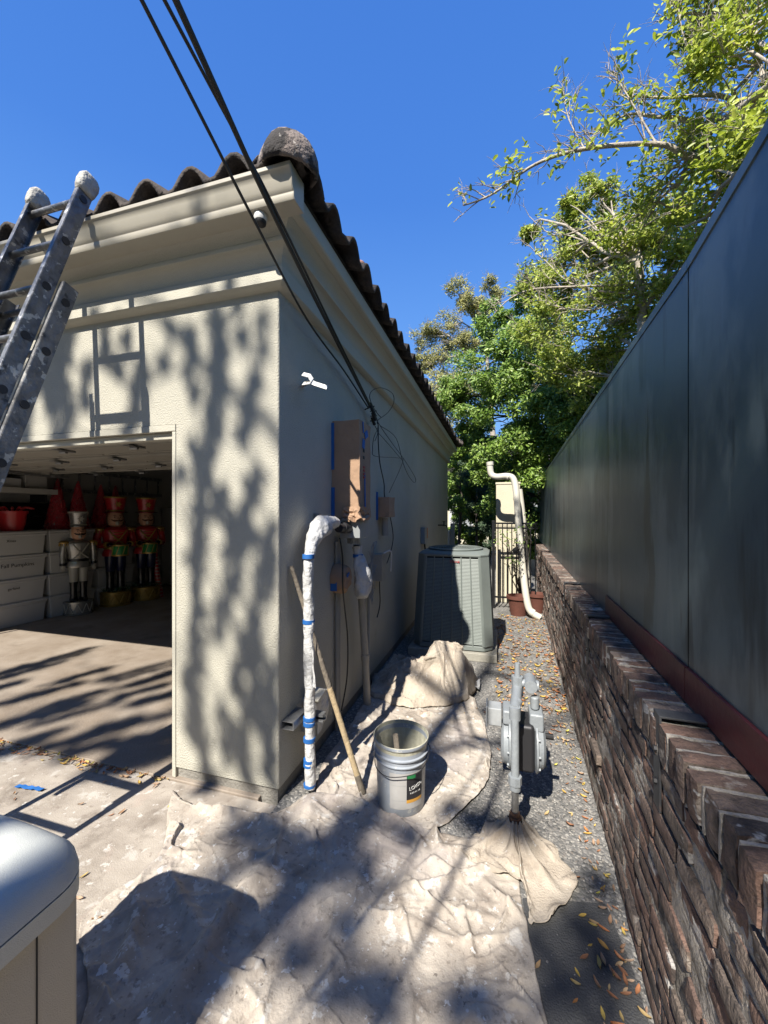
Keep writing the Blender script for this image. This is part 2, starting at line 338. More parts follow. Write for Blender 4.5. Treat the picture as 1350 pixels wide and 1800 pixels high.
# exposed aggregate: voronoi pebbles in cement
def aggregate():
    m = mat('exposed_aggregate', (0.2, 0.2, 0.2), 0.85); t = m.node_tree; N = t.nodes; L = t.links; p = N['Principled BSDF']
    tc = N.new('ShaderNodeTexCoord'); v = N.new('ShaderNodeTexVoronoi'); v.inputs['Scale'].default_value = 85
    L.new(tc.outputs['Object'], v.inputs['Vector'])
    cr = N.new('ShaderNodeValToRGB'); e = cr.color_ramp.elements
    e[0].position = 0; e[0].color = (0.075, 0.075, 0.072, 1); e[1].position = 1; e[1].color = (0.31, 0.295, 0.27, 1)
    x = e.new(0.5); x.color = (0.145, 0.143, 0.138, 1); x = e.new(0.8); x.color = (0.18, 0.17, 0.158, 1)
    sp = N.new('ShaderNodeSeparateColor'); L.new(v.outputs['Color'], sp.inputs[0]); L.new(sp.outputs[0], cr.inputs[0])
    n = N.new('ShaderNodeTexNoise'); n.inputs['Scale'].default_value = 3; n.inputs['Detail'].default_value = 6; L.new(tc.outputs['Object'], n.inputs['Vector'])
    mr = N.new('ShaderNodeMapRange'); mr.inputs['From Min'].default_value = 0.35; mr.inputs['From Max'].default_value = 0.7; mr.inputs['To Min'].default_value = 1.15; mr.inputs['To Max'].default_value = 0.72
    L.new(n.outputs['Fac'], mr.inputs['Value'])
    mx = N.new('ShaderNodeMix'); mx.data_type = 'RGBA'; mx.blend_type = 'MULTIPLY'; mx.inputs['Factor'].default_value = 1
    L.new(cr.outputs[0], mx.inputs['A']); L.new(mr.outputs[0], mx.inputs['B']); L.new(mx.outputs['Result'], p.inputs['Base Color'])
    inv = N.new('ShaderNodeMath'); inv.operation = 'MULTIPLY'; inv.inputs[1].default_value = -1; L.new(v.outputs['Distance'], inv.inputs[0])
    b = N.new('ShaderNodeBump'); b.inputs['Strength'].default_value = 0.6; b.inputs['Distance'].default_value = 0.006
    L.new(inv.outputs[0], b.inputs['Height']); L.new(b.outputs[0], p.inputs['Normal'])
    return m
M['aggregate'] = aggregate()

def text(s, size, loc, rot, m, parent, name='lettering', ext=0.0006):
    cu = bpy.data.curves.new('t', 'FONT'); cu.body = s; cu.size = size; cu.extrude = ext; cu.align_x = 'CENTER'; cu.align_y = 'CENTER'
    o = bpy.data.objects.new('t', cu); C.objects.link(o)
    dg = bpy.context.evaluated_depsgraph_get(); me = bpy.data.meshes.new_from_object(o.evaluated_get(dg))
    C.objects.unlink(o); bpy.data.objects.remove(o)
    me.materials.clear(); me.materials.append(m); me.name = name
    q = bpy.data.objects.new(name, me); C.objects.link(q); q.parent = parent
    q.location = Vector(loc) - (wloc(parent) if parent else Vector()); q.rotation_euler = rot
    return q

def copy_tree(o, parent=None):
    c = o.copy(); C.objects.link(c); c.parent = parent
    for ch in list(o.children): copy_tree(ch, c)
    return c

# ------------------------------------------------------------------ setting
WX = -1.17; WY = 1.93; WE = 9.55; WL = -8.2          # garage corner and extents
g = MB(); g.bb(-400, 400, -400, 400, -0.5, -0.03); tag(g.build('ground', M['soil']), kind='structure')
g = MB(); g.bb(-9, -1.17 + .001, -7, WY - .02, -0.2, 0.0); g.bb(-1.169, 0.9, -7, 1.05, -0.2, 0.0)
tag(g.build('driveway', M['concrete']), kind='structure')
g = MB(); g.bb(-1.169, 0.9, 1.052, 16, -0.2, 0.002); tag(g.build('path', M['aggregate']), kind='structure')
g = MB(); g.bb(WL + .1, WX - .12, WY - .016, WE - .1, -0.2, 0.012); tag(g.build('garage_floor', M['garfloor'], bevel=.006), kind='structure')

# ------------------------------------------------------------------ garage building
house = thing('garage', 'beige stucco garage with dark clay tile roof, open door and moulded cornice', 'garage', (WX, WY, 0))
OX = -1.87; OL = -7.0; OH = 2.15; T = .16; ZW = 3.15
def bull(cx, cy, r, a0, a1, n=5):
    return [(cx + r * math.cos(R(a0 + (a1 - a0) * i / n)), cy + r * math.sin(R(a0 + (a1 - a0) * i / n))) for i in range(n + 1)]
b = MB()
b.prism([(OX, WY)] + bull(WX - .012, WY + .012, .012, -90, 0) + [(WX, WE), (WX - T, WE), (WX - T, WY + T), (OX, WY + T)], 0.075, ZW)
b.prism([(OL, WY), (OL, WY + T), (WL, WY + T), (WL, WY)][::-1], 0.075, ZW)
b.bb(OL, OX, WY, WY + T, OH, ZW)
b.bb(WL, WL + T, WY + T, WE, 0.075, ZW); b.bb(WL + T, WX - T, WE - T, WE, 0.075, ZW)
b.build('wall', M['stucco'], house, smooth=True, ang=30)
b = MB()
b.prism([(OX + .004, WY + .014), (WX - .014, WY + .014), (WX - .014, WE - .01), (WX - T + .01, WE - .01), (WX - T + .01, WY + T - .01), (OX + .004, WY + T - .01)], -0.1, 0.0755)
b.bb(WL + .01, OL - .004, WY + .014, WY + T - .01, -.1, .0755)
b.parts('foundation', M['foundation'], house)
# inside lining
b = MB()
b.bb(WL + T, WX - T, WY + T + .02, WE - T, 2.62, 2.65)
b.bb(-7.25, -7.2, WY + T, WE - T, 0.013, 2.62); b.bb(-7.2, WX - T - .02, WE - T - .03, WE - T - .003, 0.013, 2.62)
b.bb(WX - T - .02, WX - T - .003, WY + T + .01, WE - T - .04, 0.013, 2.62)
b.bb(-7.19, OX, WY + T + .003, WY + T + .02, 2.3, 2.62); b.bb(OX, WX - T - .03, WY + T + .003, WY + T + .02, .013, 2.62)
b.build('interior_lining', M['drywall'], house)
# door casing
b = MB()
b.bb(OX - .028, OX - .002, WY - .004, WY + .13, .013, OH - .045); b.bb(OL + .002, OX - .002, WY - .006, WY + .10, OH - .043, OH - .003)
b.bb(OL + .002, OX - .03, WY + .02, WY + .07, OH - .085, OH - .045)
b.build('door_frame', M['trim'], house, bevel=.003)

# cornice sweep
def sweep(prof, path, outs, name, m, parent, **k):
    mb = MB(); n = len(prof); P = []
    for (x, y), (ox, oy) in zip(path, outs):
        for d, z in prof: P.append((x + ox * d, y + oy * d, z))
    fs = []
    for i in range(len(path) - 1):
        for j in range(n - 1):
            a = i * n + j; fs.append((a, a + 1, a + 1 + n, a + n))
    mb.add(P, fs); return mb.build(name, m, parent, **k)
prof = [(0.0, 2.845), (.018, 2.85), (.05, 2.862), (.056, 2.868), (.056, 2.945), (.05, 2.952), (.045, 2.957), (.048, 2.975), (.056, 3.0), (.072, 3.022), (.092, 3.036), (.106, 3.041), (.109, 3.047), (.109, 3.062), (.106, 3.067),
        (.110, 3.088), (.120, 3.108), (.134, 3.122), (.15, 3.13), (.154, 3.135), (.154, 3.25), (.0, 3.25)]
path = [(WL, WE), (WL, WY), (WX, WY), (WX, WE), (WL, WE)]
outs = [(-1, 1), (-1, -1), (1, -1), (1, 1), (-1, 1)]
sweep(prof, path, outs, 'cornice', M['trim'], house, smooth=True, ang=28)
prof2 = [(.1545, 3.133), (.175, 3.136), (.19, 3.142), (.196, 3.15), (.196, 3.235), (.1545, 3.24)]
sweep(prof2, [(WX, WY - .14), (WX, WE), (WL, WE), (WL, WY - .14)], [(1, 0), (1, 1), (-1, 1), (-1, 0)], 'fascia', M['trim'], house, smooth=True, ang=28)

# gutter (K style) on front
GX = -.945; gz = 3.12
gp = [(1.79, gz), (1.695, gz), (1.688, gz + .012), (1.688, gz + .035), (1.672, gz + .055), (1.668, gz + .10), (1.655, gz + .125), (1.648, gz + .13), (1.648, gz + .150), (1.66, gz + .152), (1.66, gz + .135), (1.676, gz + .12), (1.68, gz + .06), (1.694, gz + .04), (1.70, gz + .008), (1.782, gz + .008), (1.782, gz + .15), (1.79, gz + .15)]
b = MB(); b.extr([Vector((0, y, z)) for y, z in gp], (WL - .2, 0, 0), (GX, 0, 0)); gut = b.build('gutter', M['gutter'], house, bevel=.0025)
ep = [(1.79, gz), (1.695, gz), (1.688, gz + .012), (1.688, gz + .035), (1.672, gz + .055), (1.668, gz + .10), (1.655, gz + .125), (1.648, gz + .150), (1.79, gz + .15)]
b = MB(); b.extr([Vector((0, y, z)) for y, z in ep], (GX + .0005, 0, 0), (GX + .004, 0, 0)); b.build('end_cap', M['gutter'], gut, bevel=.001)

# tiled hip roof
EO = .27; ez = 3.262; SL = math.tan(R(20)); TW = .272; CRS = .36
def wave(p):
    p = p % 1.0
    return .084 * math.sin(math.pi * p / .62) ** .8 if p < .62 else -.012 * math.sin(math.pi * (p - .62) / .38)
x0, x1, y0, y1 = WL - EO, WX + EO, WY - EO, WE + EO
half = min(x1 - x0, y1 - y0) / 2
def slope(name, A, along, inward, Ln):
    mb = MB(); step = TW / 12; ns = int(Ln / step); ns_ = ns + 1
    rows = []; r = 0.0; ci = 0
    while r < half - .05:
        r1 = min(r + CRS, half)
        rows.append((r, .026)); rows.append((r1 + .03 if r1 < half else r1, 0.0)); r = r1
    vs = []; fs = []; last = 0
    for ri in range(0, len(rows), 2):
        base = len(vs); jit = [random.uniform(-.012, .012) for _ in range(int(Ln / TW) + 3)]; jz = [random.uniform(-.006, .006) for _ in jit]
        for k in (0, 1):
            rr, up = rows[ri + k]
            for i in range(ns_):
                s_ = i * step; ti = int(s_ / TW); q = rr + (jit[ti] if k == 0 else 0)
                ss = min(max(s_, rr), Ln - rr)
                p = A + along * ss + inward * q
                vs.append((p.x, p.y, ez + q * SL + up + jz[ti] + wave(s_ / TW)))
        for i in range(ns):
            s_ = i * step
            if s_ + step < rows[ri][0] or s_ > Ln - rows[ri][0]: continue
            fs.append((base + i, base + i + 1, base + ns_ + i + 1, base + ns_ + i))
    mb.add(vs, fs); mb.keepn = True
    return mb.build(name, M['tile'], house, smooth=True, solid=.02, ang=60)
LX, LY = x1 - x0, y1 - y0
slope('roof', Vector((x1, y0, 0)), Vector((-1, 0, 0)), Vector((0, 1, 0)), LX)
slope('roof', Vector((x1, y1, 0)), Vector((0, -1, 0)), Vector((-1, 0, 0)), LY)
slope('roof', Vector((x0, y0, 0)), Vector((0, 1, 0)), Vector((1, 0, 0)), LY)
slope('roof', Vector((x0, y1, 0)), Vector((1, 0, 0)), Vector((0, -1, 0)), LX)
# roof deck below the tiles
b = MB(); e = .03; zz = 3.238
b.add([(x0 + e + .03, y0 + e + .09, zz), (x1 - e - .03, y0 + e + .09, zz), (x1 - e - .03, y1 - e, zz), (x0 + e, y1 - e, zz),
       (x0 + half, y0 + half, zz + half * SL), (x1 - half, y0 + half, zz + half * SL), (x1 - half, y1 - half, zz + half * SL), (x0 + half, y1 - half, zz + half * SL)],
      [(0, 3, 2, 1), (0, 1, 5, 4), (1, 2, 6, 5), (2, 3, 7, 6), (3, 0, 4, 7), (4, 5, 6, 7)])
b.build('roof_deck', M['felt'], house)
# hip caps
def cap(A, d2):
    mb = MB(); D = Vector((d2[0], d2[1], SL)).normalized()
    L = .40; n = int(half * 1.45 / (L - .06))
    side = Vector((-D.y, D.x, 0)).normalized(); up = side.cross(D) * -1
    if up.z < 0: up = -up
    for i in range(n):
        s0 = A + D * (i * (L - .07)); r0 = .125; r1 = .105
        vs = []; K = 12; prof_ = []
        if i == 0: prof_ = [(-.07, .03), (-.06, .075), (-.035, .105), (0, .122), (.12, .125), (L, r1)]
        else: prof_ = [(0, r0 + .006), (.015, r0 + .008), (L * .5, r0 - .004), (L, r1 - .004)]
        for a, rr in prof_:
            for q in range(K + 1):
                th = math.pi * (-.06 + 1.12 * q / K)
                p = s0 + D * a + side * math.cos(th) * rr + up * (math.sin(th) * rr + .012 + (.012 if i else 0))
                p += Vector((nz(p.x * 9, p.y * 9, p.z * 9), nz(p.y * 9, p.z * 9, 3), nz(p.z * 9, p.x * 9, 5))) * .006
                vs.append(p)
        fs = [(a * (K + 1) + q, a * (K + 1) + q + 1, (a + 1) * (K + 1) + q + 1, (a + 1) * (K + 1) + q) for a in range(len(prof_) - 1) for q in range(K)]
        if i == 0: fs.append(tuple(range(K + 1)))
        mb.add(vs, fs)
    mb.build('hip_cap', M['capt'], house, smooth=True, solid=-.014, ang=50)
cap(Vector((x1 - .065, y0 + .05, ez + .032)), (-.7071, .7071)); cap(Vector((x1 - .03, y1 - .03, ez + .045)), (-.7071, -.7071))
cap(Vector((x0 + .03, y0 + .03, ez + .045)), (.7071, .7071)); cap(Vector((x0 + .03, y1 - .03, ez + .045)), (.7071, -.7071))

# clay vent on side slope and broken tile on front
v_ = PX(632, 470, -1.28)
t = thing('vent_cap', 'small pinkish clay vent pipe poking above the dark roof tiles', 'roof vent', (-1.28, 3.1, 3.35))
pv = PX(632, 480, -1.28)
t.location = (pv.x, pv.y, 3.36)
b = MB(); b.cyl((pv.x, pv.y, 3.36), (pv.x, pv.y, pv.z + .02), .042, .042); b.build('pipe', M['ventpink'], t, smooth=True)
b = MB(); b.lathe([(.05, 0), (.058, .01), (.058, .075), (.045, .09), (0, .095)], (pv.x, pv.y, pv.z + .01), 20)
for q in range(10):
    a = q * .628; b.box((pv.x + .059 * math.cos(a), pv.y + .059 * math.sin(a), pv.z + .045), (.004, .004, .05))
b.build('hood', M['ventpink'], t, smooth=True)
pf = PY(263, 345, 1.86)
t = thing('roof_flashing', 'little torn pink flashing scrap standing on the tiles above the front gutter', 'flashing', (pf.x, pf.y, 3.40))
b = MB(); b.add([(pf.x - .03, pf.y, 3.34), (pf.x + .035, pf.y, 3.33), (pf.x + .03, pf.y, pf.z + .01), (pf.x + .01, pf.y + .01, pf.z + .035), (pf.x, pf.y + .01, pf.z + .005), (pf.x - .045, pf.y, pf.z + .045)], [(0, 1, 2, 3, 4, 5)])
b.build('flap', M['ventpink'], t, solid=.006)

# open sectional door: panels lying under the ceiling
gd = thing('garage_door', 'cream sectional garage door rolled up overhead inside the opening', 'garage door', (-4.4, 2.2, 2.2))
dz = 2.235; yy = 2.16
for k in range(4):
    b = MB(); y_ = yy + k * .54; zt = dz + (0 if k else -.0)
    b.bb(OL + .03, OX - .03, y_, y_ + .535, zt, zt + .04)
    for j in range(8):
        xa = OL + .1 + j * .6
        b.bb(xa, xa + .52, y_ + .07, y_ + .10, zt - .008, zt); b.bb(xa, xa + .52, y_ + .42, y_ + .45, zt - .008, zt)
    b.bb(OL + .03, OX - .03, y_, y_ + .03, zt - .025, zt - .001); b.bb(OL + .03, OX - .03, y_ + .505, y_ + .532, zt - .02, zt - .001)
    b.build('door_panel', M['door'], gd, bevel=.003)
for k in range(5):
    for j in range(6):
        x = OX - .35 - j * .85; y_ = yy + k * .54
        b = MB(); b.box((x, y_ - .0, dz - .035), (.07, .16, .008)); b.cyl((x - .04, y_, dz - .05), (x + .04, y_, dz - .05), .014, n=8)
        b.box((x, y_ + .07, dz - .03), (.05, .05, .02)); b.build('hinge', M['steel'], gd)
b = MB()
for x in (OX + .02, OL + .3):
    b.tube([(x, 2.13, .1), (x, 2.13, 1.8), (x, 2.2, 2.05), (x, 2.4, 2.2), (x, 4.7, 2.2)], .02, 6, smooth=4)
b.parts('track', M['steel'], gd)
b = MB(); p = Vector((-4.1, 4.35, 2.18))
b.tube([p + Vector((-.25, 0, .15)), p, p + Vector((.2, .1, .12))], .018, 6)
b.build('arm', M['dsteel'], gd)
b = MB(); b.bb(-4.2, -4.1, 3.4, 6.3, 2.42, 2.47); b.build('opener_rail', M['dsteel'], gd)

# ------------------------------------------------------------------ cables from the pole to the wall
cl = PX(651, 716, WX + .06)
def cable(name, pts, r, label, sm=10, mat_='black', group=None):
    b = MB(); b.tube(pts, r, 8, smooth=sm); o = b.build(name, M[mat_], smooth=True); tag(o, label, 'cable', group); return o
A1 = PD(481, 377, 1.75)
def beyond(a, b_, y=-14.0):       # through b to the given Y, unseen run bent aside to move its shadow
    d = b_ - a; k = (y - b_.y) / d.y; q = b_ + d * k; return [b_ + d.normalized() * .9, b_ + d.normalized() * 1.8, b_ + d * (k * .5) + Vector((-2.6, 0, -.12)), q + Vector((-7, 0, .25))][::-1]
B1 = PD(309, 0, 1.12); far = beyond(A1, B1) + [B1]
B2 = PD(289, 0, 1.15); A2 = PD(430, 265, 1.55); B3 = PD(249, 0, 1.071); A3 = PD(446, 386, 1.70)
cable('power_cable', far + [A1, A1.lerp(cl, .5) + Vector((0, 0, -.01)), cl], .0105, 'thickest black overhead cable running from top of photo to wall clamp')
cable('power_cable', beyond(A2, B2) + [B2, A2, A1 + Vector((.012, 0, .012)), A1.lerp(cl, .5) + Vector((.012, 0, 0)), cl + Vector((.01, -.03, .01))], .0062, 'thin black cable twisted close beside the thickest overhead cable')
cable('power_cable', beyond(A3, B3) + [B3, B3.lerp(A3, .5), A3, PD(540, 562, 2.35), PD(605, 652, 3.0), cl + Vector((.0, -.06, -.02))], .0062, 'separate black overhead cable sagging left of the others under the gutter')
wc = thing('wire_clamp', 'black bundle of wire clamps where overhead cables meet the side wall', 'cable clamp', cl)
b = MB()
for i in range(4):
    p = cl + Vector((random.uniform(-.015, .02), i * .035 - .02, -i * .035)); b.tube([p + Vector((0, -.02, .03)), p + Vector((.015, .02, -.03))], [.012, .016], 8)
    b.tube([p + Vector((-.02, -.01, 0)), p + Vector((.03, .03, .01))], .005, 6)
b.tube([cl + Vector((-.06, .02, -.01)), cl + Vector((0, 0, 0))], .006, 6)
b.build('clamp_body', M['black'], wc, smooth=True)
b = MB(); c0 = cl + Vector((0, .03, -.05))
loop = [(670, 734), (660, 722), (650, 700), (655, 686), (672, 682), (690, 692), (692, 708), (682, 725), (665, 738), (663, 745)]
def W(u, v, off=.05): return PX(u, v, WX + off)
b.tube([W(q[0], q[1], .13) for q in loop], .0035, 6, smooth=5)
b.build('wire_loop', M['black'], wc, smooth=True)
b = MB()
b.tube([W(655, 722), W(663, 738), W(664, 752), W(657, 770), W(655, 790), W(660, 802), W(700, 805), W(708, 812), W(684, 866)], .003, 6, smooth=5)
b.tube([W(655, 722), W(668, 748), W(690, 780), W(712, 810), W(730, 840), W(728, 848), W(718, 836), W(708, 812), W(696, 770), W(668, 748)], .0035, 6, smooth=5)
b.tube([W(664, 760), W(684, 782), W(706, 808)], .003, 6, smooth=5)
b.tube([W(660, 730), W(658, 745), W(664, 760), W(659, 775)], .0035, 6, smooth=5)
b.build('loose_wire', M['black'], wc, smooth=True)
cable('service_cable', [W(652, 720, .06), W(664, 742), W(665, 780), W(668, 815), W(675, 850), W(676, 872), W(684, 900), W(691, 945), W(682, 985), W(668, 1012), W(668, 1060), W(663, 1085)], .0055, 'black service cable dropping down the wall past the small wrapped box', 8)
cable('service_cable', [W(597, 945, .12), W(602, 980, .14), W(603, 1040, .14), W(611, 1120, .1), W(610, 1190, .06), W(600, 1250, .05)], .0055, 'black cable hanging behind the wrapped round meter down to the cloth', 8)

# camera/flood light under gutter
fl = thing('security_light', 'white dome security light with black lens under the front gutter', 'security light', PY(458, 380, 1.735))
p = PY(458, 378, 1.735)
b = MB(); b.lathe([(.0, .018), (.022, .015), (.033, 0), (.034, -.02), (.030, -.032), (0, -.032)], p, 20); b.build('housing', M['white'], fl, smooth=True)
b = MB(); b.lathe([(.0, 0), (.029, 0), (.027, -.014), (.018, -.022), (0, -.026)], p + Vector((0, 0, -.0325)), 20); b.build('lens', M['black'], fl, smooth=True)

# ------------------------------------------------------------------ wall bracket (white, lit)
p = PX(545, 675, WX)
t = thing('wall_hook', 'small white metal hook bracket sticking out of the side wall near the corner', 'bracket', p)
q0 = PX(533, 678, WX); d = .17
b = MB()
pr = lambda u, v, Y: PY(u, v, Y)
Y0 = 2.06
b.tube([q0, PY(541, 673, Y0)], .010, 8)
b.build('stem', M['conduit'], t)
b = MB()
def strip(pts, wv, th=.003):
    pts = [Vector(p_) for p_ in pts]; wv = Vector(wv)
    vs = [p_ - wv / 2 for p_ in pts] + [p_ + wv / 2 for p_ in pts]; n = len(pts)
    b.add(vs, [(i, i + 1, n + i + 1, n + i) for i in range(n - 1)])
zc = q0.z
strip([PY(532, 657, Y0), PY(544, 660, Y0), PY(549, 668, Y0), PY(546, 673, Y0), PY(533, 675, Y0), ], (0, .03, .028))
strip([PY(547, 671, Y0), PY(553, 674, Y0), PY(575, 681, Y0)], (0, .02, .028))
b.build('blade', M['white'], t, solid=.004)

# ------------------------------------------------------------------ kraft covered electrical panel
Yb = 2.655; Xb = -.954
t = thing('covered_panel', 'tall electrical panel masked in kraft paper and blue tape on side wall', 'electrical panel', (-1.06, Yb + .12, 1.56))
b = MB()
# crumpled box: subdivided grid over box surface
def crump_box(mb, x0, x1, y0, y1, z0, z1, n=(5, 6, 18), amp=.006, flare=0.0, seed=0):
    def face(o, du, dv, nu, nv):
        vs = []; 
        for i in range(nu + 1):
            for j in range(nv + 1):
                p = Vector(o) + Vector(du) * (i / nu) + Vector(dv) * (j / nv)
                k = amp * (1 + flare * max(0, 1 - (p.z - z0) / .15))
                p += Vector((nz(p.x * 14 + seed, p.y * 14, p.z * 7), nz(p.y * 14, p.z * 7, p.x * 14 + 9 + seed), .5 * nz(p.z * 9, p.x * 9, p.y * 9 + seed))) * k
                vs.append(p)
        mb.add(vs, [(i * (nv + 1) + j, (i + 1) * (nv + 1) + j, (i + 1) * (nv + 1) + j + 1, i * (nv + 1) + j + 1) for i in range(nu) for j in range(nv)])
    dx, dy, dz_ = x1 - x0, y1 - y0, z1 - z0; a, b_, c = n
    face((x0, y0, z0), (dx, 0, 0), (0, 0, dz_), a, c); face((x1, y0, z0), (0, dy, 0), (0, 0, dz_), b_, c)
    face((x0, y1, z0), (dx, 0, 0), (0, 0, dz_), a, c); face((x0, y0, z0), (0, dy, 0), (0, 0, dz_), b_, c)
    face((x0, y0, z1), (dx, 0, 0), (0, dy, 0), a, b_); face((x0, y0, z0), (dx, 0, 0), (0, dy, 0), a, b_)
crump_box(b, WX + .003, Xb, Yb, Yb + .25, 1.58, 2.285, amp=.007, flare=1.2)
b.build('paper_cover', M['kraft'], t, smooth=True, ang=50, weld=True)
b = MB(); b.bb(WX + .001, WX + .022, Yb - .012, Yb - .006, 1.93, 2.27); b.bb(WX + .001, WX + .026, Yb - .012, Yb - .006, 1.57, 1.80)
for (y_, z_, w_, h_, rt) in [(.13, 2.20, .07, .05, .5), (.07, 2.12, .05, .07, -.2), (.10, 1.78, .022, .26, .05), (.06, 2.24, .02, .08, .1)]:
    b.box((Xb + .007, Yb + y_, z_), (.003, w_, h_), Matrix.Rotation(rt, 3, 'X'))
b.parts('tape', M['btape'], t)
b = MB()
for z_ in (2.07, 2.02): b.box((Xb + .007, Yb + .075, z_), (.003, .03, .022))
b.parts('print', M['black'], t)
b = MB()
for z_ in (1.95, 1.925, 1.90, 1.875): b.box((Xb + .007, Yb + .08, z_), (.003, .035, .013))
b.parts('print', M['redmark'], t)
# crumpled paper skirt at bottom
b = MB(); vs = []; NU, NV = 26, 7
for j in range(NV):
    for i in range(NU):
        s = i / (NU - 1); f_ = j / (NV - 1)
        x = WX + .09 + (Xb - WX - .08) * min(1, s * 1.6); y_ = Yb - .01 + max(0, s - .6) * .5
        p = Vector((x, y_, 1.66 - f_ * .10)); p += Vector((nz(s * 9, f_ * 4, 1), nz(s * 8, f_ * 5, 7) - .4 * f_, nz(s * 9, f_ * 3, 4))) * .035 * (f_ + .2)
        vs.append(p)
b.add(vs, [(j * NU + i, j * NU + i + 1, (j + 1) * NU + i + 1, (j + 1) * NU + i) for j in range(NV - 1) for i in range(NU - 1)])
b.build('paper_skirt', M['kraft'], t, solid=.001)

# grey junction box under it
t = thing('junction_box', 'grey junction box right beneath the kraft covered panel', 'junction box', (-1.03, 2.8, 1.47))
b = MB(); b.bb(WX + .06, Xb + .0, Yb + .01, Yb + .20, 1.43, 1.565); b.build('box', M['greybox'], t, bevel=.006)
b = MB(); b.cyl((-1.03, Yb + .10, 1.43), (-1.03, Yb + .10, 1.38), .035, n=14); b.cyl((-1.09, Yb + .17, 1.43), (-1.09, Yb + .17, 1.38), .025, n=14); b.build('hub', M['greybox'], t, smooth=True)
# duct fitting between box and wrapped elbow, dark
b = MB(); b.cyl((-1.05, 2.5, 1.51), (-1.04, 2.67, 1.50), .032, n=14); b.cyl((-1.05, 2.56, 1.51), (-1.045, 2.59, 1.507), .040, n=14); b.build('coupling', M['dsteel'], t, smooth=True)

# ------------------------------------------------------------------ plastic wrapped riser
t = thing('wrapped_riser', 'riser pipe wrapped in milky plastic and blue tape, bending over near the corner', 'wrapped pipe', (-1.035, 2.045, 0))
def wrinkle_tube(mb, pts, rs, n=22, k=8, amp=.18, fr=26, seed=0):
    pts = catmull([Vector(p) for p in pts], k); N = len(pts); up = Vector((1, 0, 0)); vs = []
    for i, p in enumerate(pts):
        tt = (pts[min(i + 1, N - 1)] - pts[max(i - 1, 0)]).normalized()
        sx = tt.cross(up).normalized(); up = sx.cross(tt).normalized()
        kk = i / (N - 1) * (len(rs) - 1); j = min(int(kk), len(rs) - 2); rr = rs[j] + (rs[j + 1] - rs[j]) * (kk - j)
        for q in range(n):
            a = 2 * math.pi * q / n; dr = (sx * math.cos(a) + up * math.sin(a))
            w_ = p + dr * rr
            ww = nz(w_.x * fr + seed, w_.y * fr, w_.z * fr * .5) + .6 * abs(nz(w_.x * fr * 2, w_.y * fr * 2 + seed, w_.z * fr))
            vs.append(p + dr * rr * (1 + amp * ww))
    fs = [(i * n + q, i * n + (q + 1) % n, (i + 1) * n + (q + 1) % n, (i + 1) * n + q) for i in range(N - 1) for q in range(n)]
    fs.append(tuple(range(n))[::-1]); fs.append(tuple(range((N - 1) * n, N * n)))
    mb.add(vs, fs)
b = MB()
rp = [(-1.035, 2.045, .03), (-1.04, 2.05, .35), (-1.045, 2.055, .7), (-1.05, 2.055, 1.05), (-1.055, 2.06, 1.28), (-1.055, 2.10, 1.42), (-1.055, 2.19, 1.50), (-1.055, 2.30, 1.545), (-1.05, 2.46, 1.55)]
wrinkle_tube(b, rp, [.027, .028, .027, .030, .031, .029, .030, .030, .032, .046, .060, .058, .038, .034], n=30, k=22, amp=.26, fr=26)
b.build('plastic_wrap', M['plastic'], t, smooth=True, ang=180)
b = MB()
for z_, hh in [(1.36, .024), (.985, .022), (.43, .018), (.400, .018), (.31, .022), (.19, .016), (.165, .012), (.05, .014)]:
    wrinkle_tube(b, [(-1.040 - z_ * .01, 2.048 + z_ * .008, z_ - hh / 2), (-1.040 - z_ * .01, 2.048 + z_ * .008, z_ + hh / 2)], [.0345, .0345], n=20, k=3, amp=.06)
b.parts('tape', M['btape'], t, smooth=True)
b = MB(); vs = []
for j in range(10):
    for i in range(3):
        f_ = j / 9; vs.append(Vector((-1.008 + i * .016 * f_ + nz(f_ * 4, i) * .01, 2.02 - .01 * i, .93 - f_ * .30)))
b.add(vs, [(j * 3 + i, j * 3 + i + 1, j * 3 + i + 4, j * 3 + i + 3) for j in range(9) for i in range(2)])
b.build('loose_plastic', M['plastic'], t, solid=.0006)
# struts
t = thing('strut_channel', 'short galvanised strut on the wall above the wrapped elbow', 'strut', W(553, 920, .02))
p = W(553, 918, 0); b = MB(); b.bb(WX + .001, WX + .035, p.y - .02, p.y + .02, p.z - .12, p.z + .06); b.bb(WX + .036, WX + .040, p.y - .012, p.y + .012, p.z - .12, p.z + .06)
b.build('channel', M['steel'], t, bevel=.003)
t = thing('strut_channel', 'galvanised strut sticking out behind the wrapped riser low on the wall', 'strut', (-1.05, 2.07, .42))
b = MB()
for (a0, a1, c0, c1) in [(-1.16, -1.0, .395, .40), (-1.16, -1.0, .435, .44)]: b.bb(WX + .001, -.975, 2.085, 2.13, a0 * 0 + c0, c1)
b.bb(WX + .001, -.975, 2.128, 2.131, .40, .435); b.bb(WX + .001, -.975, 2.0855, 2.088, .40, .41); b.bb(WX + .001, -.975, 2.0855, 2.088, .425, .435)
b.build('channel', M['steel'], t)
# horizontal bright strut end toward the corner
t = thing('strut_channel', 'dark open ended steel channel low on the wall between corner and riser', 'strut', (-1.1, 2.0, .40))
b = MB()
rt = Matrix.Rotation(R(0), 3, 'Z')
y0_, y1_ = 1.96, 2.08
b.bb(WX + .001, WX + .075, y0_, y1_, .395, .399); b.bb(WX + .001, WX + .075, y0_, y1_, .437, .441); b.bb(WX + .001, WX + .004, y0_, y1_, .399, .437); b.bb(WX + .071, WX + .075, y0_, y1_, .399, .437)
b.build('channel', M['steel'], t)
